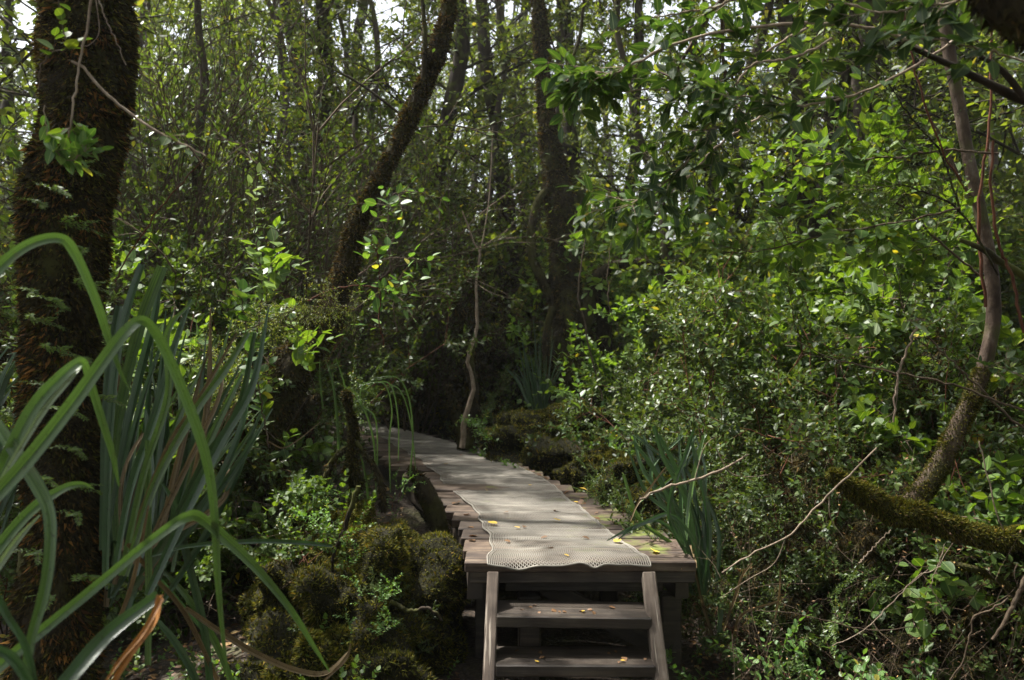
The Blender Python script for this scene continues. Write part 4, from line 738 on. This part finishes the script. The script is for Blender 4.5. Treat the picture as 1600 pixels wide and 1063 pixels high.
# ================================================================== MOSS MOUNDS
def mound(label, c, rad, seed, nm, mat, mlen=.02, amp=.42, name='moss_mound', base='mossbase'):
    root = thing(name, label, 'moss mound', (c[0], c[1], c[2]-rad[2]*.9)); nu, nv = 96, 48
    th = np.linspace(0, 2*PI, nu, endpoint=False); ph = np.linspace(.02, PI-.02, nv)
    D = np.stack([np.sin(ph)[:, None]*np.cos(th)[None], np.sin(ph)[:, None]*np.sin(th)[None], np.cos(ph)[:, None]*np.ones(nu)[None]], -1)
    Vv = D*np.array(rad)*(1+amp*fbm(D*2.2+seed*3.1, 5))[..., None]+np.array(c)
    i = np.arange(nv-1)[:, None]*nu; j = np.arange(nu)[None]; k = (j+1) % nu
    mb = MB(); mb.add(Vv.reshape(-1, 3), np.stack([i+j, i+nu+j, i+nu+k, i+k], -1).reshape(-1, 4)); mb.build('earth', M[base], root)
    du = np.roll(Vv, -1, 1)-np.roll(Vv, 1, 1); dv_ = np.gradient(Vv, axis=0); Nn = nrm(np.cross(dv_, du)); Nn *= np.sign((Nn*D).sum(-1, keepdims=True)+1e-9)
    mm = MB(); moss_on(mm, Vv, Nn, nm, R(seed), mlen, .15); o = mm.build('moss', M[mat], root); o['kind'] = 'stuff'
    mm = MB(); moss_on(mm, Vv, Nn, nm//2, R(seed+9), mlen*1.1, .1, mask=lambda p: .6+fbm(p*5+seed, 3)*1.3-.8*np.clip((p[:, 2]-c[2])/rad[2], -1, 1)); o = mm.build('golden_moss', M['mossyel'], root); o['kind'] = 'stuff'; rebase(root); return root
mound('rounded bank of earth and golden moss sloping down left of the steps', (-.78, 4.5, .24), (.44, .72, .46), 1, 170000, 'moss', .019)
mound('lower mossy hummock beside the left stair rail', (-.78, 3.75, .05), (.36, .42, .34), 2, 50000, 'moss', .022)
mound('mossy lump under the leaning trunk left of the boardwalk', (-1.25, 5.1, .38), (.28, .4, .36), 3, 36000, 'mossshade', .025)
mound('bright moss cushion against the right edge of the boardwalk', (.70, 6.15, .58), (.34, .32, .24), 4, 26000, 'mossyel', .02)
mound('second moss cushion further along the right edge of the boardwalk', (.93, 5.55, .50), (.26, .28, .24), 5, 22000, 'mossyel', .02)
mound('mossy bank behind the right edge of the far boardwalk', (.42, 7.5, .68), (.62, .48, .32), 6, 45000, 'moss', .024)
mound('mossy foot of soil around the gnarled tree', (.75, 8.6, .55), (.6, .5, .25), 7, 20000, 'mossshade', .03)
mound('low dark mossy mound beyond the bend of the boardwalk', (-.55, 10.2, .62), (.8, .5, .28), 8, 16000, 'moss', .03)

# ================================================================== SHRUBS (prototypes stand at the origin, about 1 m tall)
def shrub_proto(name, seed, tpl, size, sp, lmat, wmat, nst=7, h=1., lean=.5, nsub=7, subf=.42, opp=True, ang=50, up=1., sub=2, droop=0., rad=.0038, spread=.9, cat='shrub'):
    root = thing(name, '', cat, (0, 0, -50)); vg = Veg(seed, tpl, size, sp, opp, ang, up, droop)
    for q in range(nst):
        d = vg.r.normal(0, lean, 3)*[1, 1, 0]+[0, 0, 1.]
        vg.twig(vg.r.normal(0, .05, 3)*[1, 1, 0]+[0, 0, -.05], d, h*vg.r.uniform(.7, 1.1), rad, sub, .0, nsub, subf, spread, n=6)
    vg.build(root, M[lmat], M[wmat], 'foliage', 'stems'); return root
used = set()
def plant(proto, x, y, s, label, group=None, rz=None, dz=0., seed=0, zs=1.):
    rz = R(seed+int(abs(x)*100)+int(y*77)).uniform(0, 6.28) if rz is None else rz; z = gz(x, y)-.02+dz
    if proto.name not in used:
        used.add(proto.name); proto.location = (x, y, z); proto.rotation_euler = (0, 0, rz); proto.scale = (s, s, s*zs); proto['label'] = label
        if group: proto['group'] = group
        return proto
    return dup(proto, (x, y, z), rz, (s, s, s*zs), label, group)
def XY(px, d): return (px-CX)/F*d, d
BX = [shrub_proto('box_leaved_shrub', 100+q, 'small', .026, .017, 'box', 'redtwig', 9, 1.0, .45, 8, .42) for q in range(3)]
RB = [shrub_proto('round_leaved_shrub', 110+q, 'rnd3', .042, .034, 'round', 'twig', 6, 1.1, .4, 7, .45) for q in range(2)]
SP = [shrub_proto('leafy_seedling', 120+q, 'ovate', .034, .026, 'sprig', 'redtwig', 4, .38, .6, 4, .5, sub=1, rad=.0025, cat='seedling') for q in range(3)]
FN = [shrub_proto('fine_leaved_shrub', 130+q, 'diamond', .020, .009, 'box', 'bark', 7, 1.0, .4, 8, .45, ang=45) for q in range(2)]
BR = [shrub_proto('twiggy_broom_bush', 140+q, 'small', .02, .05, 'box', 'twig', 16, 1.25, .22, 8, .5, opp=False, ang=20, rad=.006, spread=.45) for q in range(1)]
UN = [shrub_proto('understory_shrub', 150+q, 'small', .05, .038, 'far', 'bark', 8, 1.2, .45, 8, .45) for q in range(4)]
TR = [shrub_proto('trailing_plant', 160, 'round', .024, .018, 'round', 'redtwig', 8, .5, 1.2, 5, .5, sub=1, rad=.002, opp=True, cat='plant')]
HR = [  # proto, px, depth, scale, label
 (BX[0], 1010, 6.3, 1.15, 'small-leaved shrub right beside the gnarled tree'), (BX[1], 1090, 6.0, 1.75, 'tall small-leaved shrub catching light right of the gnarled tree'), (BX[2], 1175, 5.9, 1.9, 'tall glossy small-leaved shrub in the middle of the right thicket'),
 (BX[0], 1260, 5.4, 1.7, 'dense small-leaved shrub left of the smooth-barked tree'), (BX[1], 1345, 5.0, 1.55, 'dark small-leaved shrub behind the level tan twig'), (BX[2], 1430, 4.7, 1.5, 'small-leaved shrub in the shade behind the pale upright twig'),
 (BX[0], 1530, 4.6, 1.5, 'dark small-leaved shrub behind the smooth-barked tree'), (BX[1], 1640, 4.6, 1.5, 'small-leaved shrub at the far right edge'), (BX[2], 1130, 4.9, 1.0, 'low small-leaved shrub behind the strap leaves right of the boardwalk'),
 (BX[0], 1230, 4.4, .95, 'low small-leaved shrub behind the long sloping twig'),
 (FN[0], 1075, 5.1, .9, 'fine-leaved shrub with bright tips beside the right strap leaves'), (FN[1], 1180, 4.6, 1.0, 'fine-leaved shrub sloping toward the strap leaves on the right'), (FN[0], 960, 7.6, .75, 'fine-leaved bush at the foot of the gnarled tree'),
 (RB[0], 1270, 7.2, 1.8, 'bright backlit round-leaved shrub above the right thicket'), (RB[1], 1330, 6.2, 2.0, 'tall round-leaved shrub glowing left of the smooth bark'), (RB[0], 1450, 5.6, 1.9, 'tall round-leaved shrub just behind the smooth bark'), (RB[1], 1560, 5.2, 1.9, 'tall round-leaved shrub right of the smooth bark'), (RB[1], 1640, 4.0, 1.5, 'round-leaved shrub reaching in at the right edge'),
 (RB[0], 1100, 8.4, 2.2, 'pale green round-leaved shrub behind the right thicket'), (RB[1], 1240, 8.8, 2.5, 'hazy round-leaved shrub far behind the arching branch'),
 (BX[2], 800, 8.3, .85, 'small bright bush on the bank before the dark hollow'), (BX[0], 745, 8.9, .6, 'low bush behind the mossy stump'), (UN[0], 860, 12.5, 1.6, 'sunlit shrub seen behind the gnarled trunk'), (UN[2], 960, 11.2, 1.7, 'lighter shrub seen right behind the gnarled tree'), (SP[0], 770, 7.3, 1.15, 'leafy seedlings on the mossy bank left of the gnarled tree'), (SP[1], 800, 7.9, 1.3, 'taller leafy seedlings before the dark hollow'), (SP[2], 830, 7.0, .9, 'leafy seedlings on the mossy bank near the boardwalk bend'), (SP[0], 860, 7.4, 1.0, 'fresh seedlings on the mossy bank under the gnarled tree'),
 (SP[1], 950, 7.0, 1.2, 'fresh green seedlings behind the moss cushions'), (SP[2], 1010, 6.3, 1.4, 'bright tipped seedlings above the second moss cushion'), (SP[0], 1060, 5.8, 1.5, 'bright seedlings just left of the right strap leaves'), (SP[1], 1010, 6.9, 1.9, 'lit upright seedlings at the right of the gnarled trunk'),
 (SP[2], 1150, 3.5, .8, 'small oval-leaved seedling below the right end of the boardwalk'), (SP[0], 1200, 3.3, .8, 'oval-leaved seedling on the dark ground right of the steps'), (SP[1], 1290, 3.2, .9, 'seedling with bright leaves on the dark lower right floor'), (SP[2], 1370, 3.1, 1.2, 'seedling with lit leaves at the bottom right of centre'),
 (SP[0], 1440, 3.2, 1.1, 'seedling near the bottom under the mossy branch'), (SP[1], 1250, 3.7, 1.2, 'dim seedling under the long sloping twig'), (SP[2], 1130, 4.0, 1.0, 'seedling against the right end of the front board'), (SP[0], 1540, 3.4, 1.0, 'seedling in the bottom right corner'), (SP[1], 1340, 3.5, 1.3, 'seedling in the dark gap below the mossy branch'),
 (SP[1], 520, 3.5, .6, 'little seedling at the foot of the left mossy bank'),
 (TR[0], 400, 3.3, 1.15, 'trailing plant with round leaves hanging between the strap leaves and the bank'), (TR[0], 425, 3.1, 1.1, 'small trailing plant low among the dead strap leaves'), (TR[0], 350, 3.5, 1.1, 'trailing plant behind the dead strap leaves'),
 (FN[1], 590, 3.9, .45, 'small ferny bush on the lower left bank beside the stair rail'), (FN[1], 420, 4.6, .7, 'fine-leaved bush under the leaning trunk'), (SP[1], 450, 4.5, .45, 'seedling under the leaning trunk'),
 (FN[1], 320, 5.6, 1.9, 'tall fine-leaved shrub behind the left strap leaves'), (BX[0], 260, 5.0, 1.7, 'small-leaved shrub right of the mossy tree'), (BX[1], 400, 6.4, 1.7, 'small-leaved shrub in the hazy light left of the leaning trunk'), (RB[0], 230, 5.4, 1.8, 'round-leaved shrub close behind the mossy tree'),
 (RB[1], 290, 4.4, .9, 'low round-leaved shrub behind the fan of strap leaves'), (FN[0], 400, 5.6, 1.2, 'fine shrub left of the leaning trunk'), (BR[0], 330, 6.6, 2.2, 'broom-like bush of upright fine twigs in the left distance'), (BR[0], 430, 7.6, 2.5, 'taller broom-like bush behind the leaning trunk'), (BR[0], 240, 7.4, 2.4, 'broom-like bush just right of the mossy tree'),
 (BR[0], 640, 9.6, 2.1, 'greyish broom-like bush above the dark hollow'), (FN[0], 20, 4.6, 1.6, 'dark fine-leaved shrub left of the mossy tree'), (RB[0], 40, 5.6, 2.2, 'round-leaved shrub glimpsed left of the mossy tree'), (BX[2], -40, 4.0, 1.4, 'dark small-leaved shrub at the far left edge'),
 (BX[0], 1750, 3.6, 1.5, 'small-leaved shrub beyond the right edge'), (FN[1], 1420, 4.4, .9, 'fine-leaved bush behind the mossy horizontal branch'), (FN[0], 1560, 4.4, .9, 'fine-leaved bush behind the right end of the mossy branch')]
for q, (pr, px, d, s, lab) in enumerate(HR): plant(pr, *XY(px, d), s, lab, seed=q)

for q, (pr, px, py, d, sc_, lab) in enumerate([(SP[0], 545, 885, 3.95, .45, 'sprig with fresh leaves low on the left mossy bank'), (SP[1], 585, 935, 3.8, .4, 'sprig at the foot of the bank nearest the stair rail'), (SP[2], 625, 765, 4.9, .4, 'sprig on top of the bank beside the pointed stump'), (SP[0], 510, 830, 4.1, .55, 'sprig on the left shoulder of the mossy bank'),
        (SP[1], 570, 990, 3.7, .4, 'sprig in the shadow below the mossy bank'), (SP[2], 480, 790, 4.4, .45, 'sprig above the left shoulder of the bank'), (FN[1], 600, 930, 3.85, .12, 'tiny ferny cushion on the bank facing the steps'),  (TR[0], 470, 860, 3.9, .8, 'trailing plant at the left foot of the mossy bank'),
        (SP[0], 770, 690, 7.3, .9, 'seedling on the bank left of the first moss cushion'),]):
    p = P(px, py, d); plant(pr, p[0], p[1], sc_, lab, dz=p[2]-gz(p[0], p[1]), seed=q+650)
BT = [shrub_proto('bare_twig_bush', 180+q, 'diamond', .012, .3, 'dead', 'twig', 6, .8, .8, 5, .5, opp=False, rad=.0022, spread=1.1) for q in range(2)]
for q, (px, d, s, lab) in enumerate([(1300, 3.4, .9, 'tangle of bare twigs below the tip of the mossy horizontal branch'), (1400, 3.6, 1.0, 'tangle of bare twigs in the dark gap below the mossy branch'), (1500, 3.3, .9, 'tangle of bare twigs under the right half of the mossy branch'), (1580, 3.7, 1.3, 'tangle of bare twigs at the lower right edge'), (1200, 3.9, 1.1, 'tangle of bare twigs below the long sloping twig'), (1340, 4.3, 1.5, 'tangle of bare twigs behind the upright pale twig'), (1480, 4.2, 1.6, 'tangle of bare twigs behind the bend of the smooth-barked tree'), (1140, 4.3, 1.0, 'tangle of bare twigs behind the front corner of the boardwalk'), (430, 4.2, 1.0, 'tangle of bare twigs left of the mossy bank'), (370, 5.4, 1.1, 'tangle of bare twigs left of the leaning trunk')]): plant(BT[q % 2], *XY(px, d), s, lab, seed=q+800)
DT = [shrub_proto('shade_thicket', 170+q, 'blade', .05, .012, 'mossshade', 'barkmossy', 9, 1.3, .45, 9, .5, opp=True, ang=50, up=.3, droop=.6, rad=.012) for q in range(2)]  # dark leaf colour paints in the shade of the hollow and lower right
for q, (px, d, s, lab) in enumerate([(600, 12.6, 1.9, 'shade-coloured thicket at the left of the hollow beyond the bend'), (680, 12.2, 2.2, 'shade-coloured thicket at the back of the hollow'), (760, 11.0, 1.8, 'shade-coloured thicket filling the middle of the hollow'), (370, 6.2, .9, 'shade-coloured mossy thicket under the leaning trunk'), (400, 8.6, 1.1, 'shade-coloured thicket behind the sedge leaves'), (1500, 5.2, 1.1, 'shade-coloured thicket behind the mossy horizontal branch'), (-60, 6., 1.6, 'shade-coloured thicket at the far left'), (1340, 4.7, .8, 'shade-coloured thicket low behind the mossy branch tip'), (1430, 4.0, .5, 'low shade-coloured thicket right below the mossy branch'), (1560, 4.1, .7, 'low shade-coloured thicket at the lower right edge'), (1220, 4.6, .6, 'low shade-coloured thicket behind the long sloping twig')]): plant(DT[q % 2], *XY(px, d), s, lab, seed=q+700)
# ================================================================== FOREST BEHIND
def tree_proto(seed, h, r0, lmat, bark, tpl, size, sp, zlo, nl, L, grav, wob=.05, name='forest_tree', nsub=6, sub=2):
    root = thing(name, '', 'tree', (0, 0, -50)); vg = Veg(seed, tpl, size, sp, False, 50, .6, .2)
    n = 18; pts = vg.line((0, 0, -.3), vg.r.normal(0, .06, 3)+[0, 0, 1], h, n, wob); pts[:, :2] += np.cumsum(vg.r.normal(0, .05, (n, 2)), 0)
    rr = np.linspace(1, .25, n)*r0; rr[0] *= 1.7; rr[1] *= 1.2; pp, rq = smooth_path(pts, 60, rr)
    mb = MB(); mb.tube(pp, rq, 14, rough=.2, seed=seed, freq=5)
    for q in range(nl):
        t = vg.r.uniform(zlo, 1); a = int(t*59); dd = nrm(vg.r.normal(0, 1, 3)*[1, 1, .3]+[0, 0, .35])
        vg.twig(pp[a], dd, L*vg.r.uniform(.5, 1.1)*(1.2-.5*t), r0*.16, sub, grav, nsub, .45, .8, subgrav=grav*1.5)
    mb.build('trunk', M[bark], root); vg.build(root, M[lmat], M[bark], 'crown', 'branches'); return root
FT = [tree_proto(200, 10, .13, 'far', 'bark', 'small', .095, .062, .2, 28, 2.2, .0), tree_proto(201, 11, .10, 'bamboo', 'barkpale', 'small', .075, .036, .2, 28, 2.2, -.12),
      tree_proto(202, 9, .16, 'far', 'bark', 'small', .085, .06, .15, 30, 2.0, .02), tree_proto(203, 12, .08, 'bamboo', 'barkpale', 'small', .09, .062, .3, 24, 1.8, -.08), tree_proto(204, 8, .07, 'far', 'barkpale', 'small', .07, .052, .12, 28, 1.7, .0)]
# trees one can pick out, then the rest of the wood
NT = [(FT[0], 925, 12.5, 1.0, 'dark straight trunk just right of the gnarled tree'), (FT[2], 1205, 9.5, 1.0, 'thick dark trunk behind the arching grey branch'), (FT[3], 1130, 10.5, 1.0, 'slim pale trunk in the pale gap at the upper right'), (FT[3], 1160, 12, 1.1, 'slim grey trunk beside the pale gap'),
      (FT[4], 400, 9.0, .8, 'slim dark trunk in the left distance'), (FT[0], 470, 10.5, 1.0, 'dark trunk left of the leaning tree'), (FT[2], 655, 12, 1.0, 'broad dark trunk at the back of the hollow'), (FT[1], 780, 14, 1., 'slender trunk with drooping leaves left of the gnarled tree'),
      (FT[1], 1000, 13, 1., 'slender trunk with drooping leaves right of the gnarled tree'), (FT[4], 20, 7, 1.2, 'dark tree left of the mossy tree'), (FT[4], 560, 9.2, .9, 'thin leafy tree right behind the leaning trunk'), (FT[0], 1420, 9, 1., 'dark trunk behind the right thicket'), (FT[3], 1660, 8, 1., 'slim pale trunk at the right edge'), (FT[4], 320, 7.6, .8, 'slim leafy tree right of the mossy tree'), (FT[4], 500, 7.9, .75, 'slim leafy tree between the leaning trunk and the broom-like bushes'), (FT[4], 620, 10.6, .9, 'slim leafy tree above the dark hollow'), (FT[4], 1080, 9.2, .9, 'slim leafy tree behind the drooping toothed-leaf branch'), (FT[4], 1330, 8.2, .9, 'slim leafy tree behind the backlit round leaves')]
for q, (pr, px, d, s, lab) in enumerate(NT): plant(pr, *XY(px, d), s, lab, seed=q+500)
r = R(77); pts = []
def clear(x, y, m): return all((x-a)**2+(y-b)**2 > m*m for a, b in pts)
k = 0
while len(pts) < 135 and k < 6000:
    k += 1; y = r.uniform(9.5, 34); x = r.uniform(-.85, .85)*y
    if not offpath(x, y, 1.4) or not clear(x, y, 1.0): continue
    gap = min(abs((x/y*F+CX)-700), abs((x/y*F+CX)-1100)) < 110 and y < 28
    if gap and r.uniform() < .75: continue
    pts.append((x, y)); plant(FT[int(r.integers(0, 5))], x, y, r.uniform(.8, 1.2), 'forest tree among the crowded trunks of the background wood', 'background forest trees', seed=k)
pts = []; k = 0
while len(pts) < 120 and k < 6000:
    k += 1; y = r.uniform(7.5, 22); x = r.uniform(-.8, .8)*y
    if not offpath(x, y, 1.2) or not clear(x, y, .8) or (pathx(y)-2.3 < x < pathx(y) and y < 12) or (y < 11.5 and 480 < x/y*F+CX < 860): continue
    pts.append((x, y)); plant((UN+BX[:1]+RB[:1])[int(r.integers(0, 6))], x, y, r.uniform(1.2, 2.0)*(1 if y < 10 else 1.3), 'shadowy shrub of the understory filling the space between the trunks', 'understory shrubs of the wood', seed=k+900)
for q, (x, y, s, k) in enumerate([(3.5, .6, 1.9, 0), (4.2, 1.9, 1.9, 1), (2.3, -1.6, 1.9, 2), (3., -.6, 2.1, 3), (.7, -2.2, 1.8, 1)]): plant(UN[k], x, y, s, 'dense shrub added outside the view to hold back sky light', 'added shading shrubs outside the view', seed=q+4000)  # unseen shrubs added to cut the sky fill at the lower right
# unseen tall trees added around the viewpoint so their crowns block sky light
for q, (x, y, s, zt) in enumerate([(-5.2, 7.2, 1.15, 2), (4.9, 6.9, 1.1, 0), (-5.4, 1.5, 1.1, 2), (2.8, -2.5, 1.1, 0), (-2.2, -2.8, 1.1, 2), (5.8, 1.0, 1.1, 0), (4.6, -.2, 1.0, 2), (2.2, -2.4, 1., 2), (-2.6, -.9, 1.1, 0), (4.4, 4.2, 1.0, 2), (-3.7, 3.2, 1.0, 2), (4.2, 2.0, 1.0, 2), (.6, -3.4, 1.1, 0), (3.9, -1.8, 1.1, 2), (1.6, -4.5, 1.2, 0)]):
    plant(FT[zt], x, y, s, 'tall unseen tree added so its crown shades the boardwalk', 'added overhead shade trees', seed=q+3000)

# ================================================================== LIGHT, SKY, CAMERA
SUN_EL, SUN_AZ = math.radians(63), math.radians(-64)      # azimuth measured from +Y (ahead) towards +X
sd = Vector((math.sin(SUN_AZ)*math.cos(SUN_EL), math.cos(SUN_AZ)*math.cos(SUN_EL), math.sin(SUN_EL)))
sl = bpy.data.lights.new('sun', 'SUN'); sl.energy = 4.8; sl.angle = math.radians(1.8); sl.color = (1, .96, .90)
so = bpy.data.objects.new('sun', sl); col.objects.link(so); so.rotation_euler = sd.to_track_quat('Z', 'Y').to_euler(); so.location = (0, 0, 30)
w = bpy.data.worlds.new('World'); bpy.context.scene.world = w; w.use_nodes = True; nt = w.node_tree
bg = nt.nodes['Background']; sk = nt.nodes.new('ShaderNodeTexSky'); sk.sky_type = 'NISHITA'; sk.sun_disc = False; sk.sun_elevation = SUN_EL; sk.sun_rotation = SUN_AZ; sk.dust_density = 4.; sk.air_density = 1.; sk.ozone_density = 1.
hs = nt.nodes.new('ShaderNodeHueSaturation'); hs.inputs['Saturation'].default_value = .35; nt.links.new(sk.outputs[0], hs.inputs['Color']); nt.links.new(hs.outputs[0], bg.inputs[0]); bg.inputs[1].default_value = .12
cam = bpy.data.cameras.new('camera'); co_ = bpy.data.objects.new('camera', cam); col.objects.link(co_); co_.location = (0, 0, CAMZ); co_.rotation_euler = (PI/2, 0, 0)
cam.sensor_width = 36; cam.lens = F/1600*36; cam.clip_end = 2000; cam.clip_start = .05
cam.dof.use_dof = True; cam.dof.focus_distance = 3.8; cam.dof.aperture_fstop = 4.
sc = bpy.context.scene; sc.camera = co_
sc.view_settings.view_transform = 'Standard'; sc.view_settings.look = 'None'; sc.view_settings.gamma = 1; sc.view_settings.exposure = 1.62
cy = sc.cycles; cy.max_bounces = 6; cy.diffuse_bounces = 3; cy.glossy_bounces = 2; cy.transmission_bounces = 4; cy.transparent_max_bounces = 4; cy.use_denoising = True
cy.sample_clamp_indirect = 4.

if True:
    hm = MB(); hm.add([(x, y, z) for x in (-60, 60) for y in (-12, 70) for z in (-3, 22)], [[0, 1, 3, 2], [4, 6, 7, 5], [0, 4, 5, 1], [2, 3, 7, 6], [0, 2, 6, 4], [1, 5, 7, 3]])
    m, nt, N = newmat('humid air'); pv = N('ShaderNodeVolumePrincipled'); pv.inputs['Color'].default_value = (.9, .92, .88, 1); pv.inputs['Density'].default_value = .0012; pv.inputs['Anisotropy'].default_value = .5
    nt.links.new(pv.outputs[0], N('ShaderNodeOutputMaterial').inputs['Volume']); tag(hm.build('haze', m, smooth=False), kind='stuff')
    cy.volume_bounces = 0
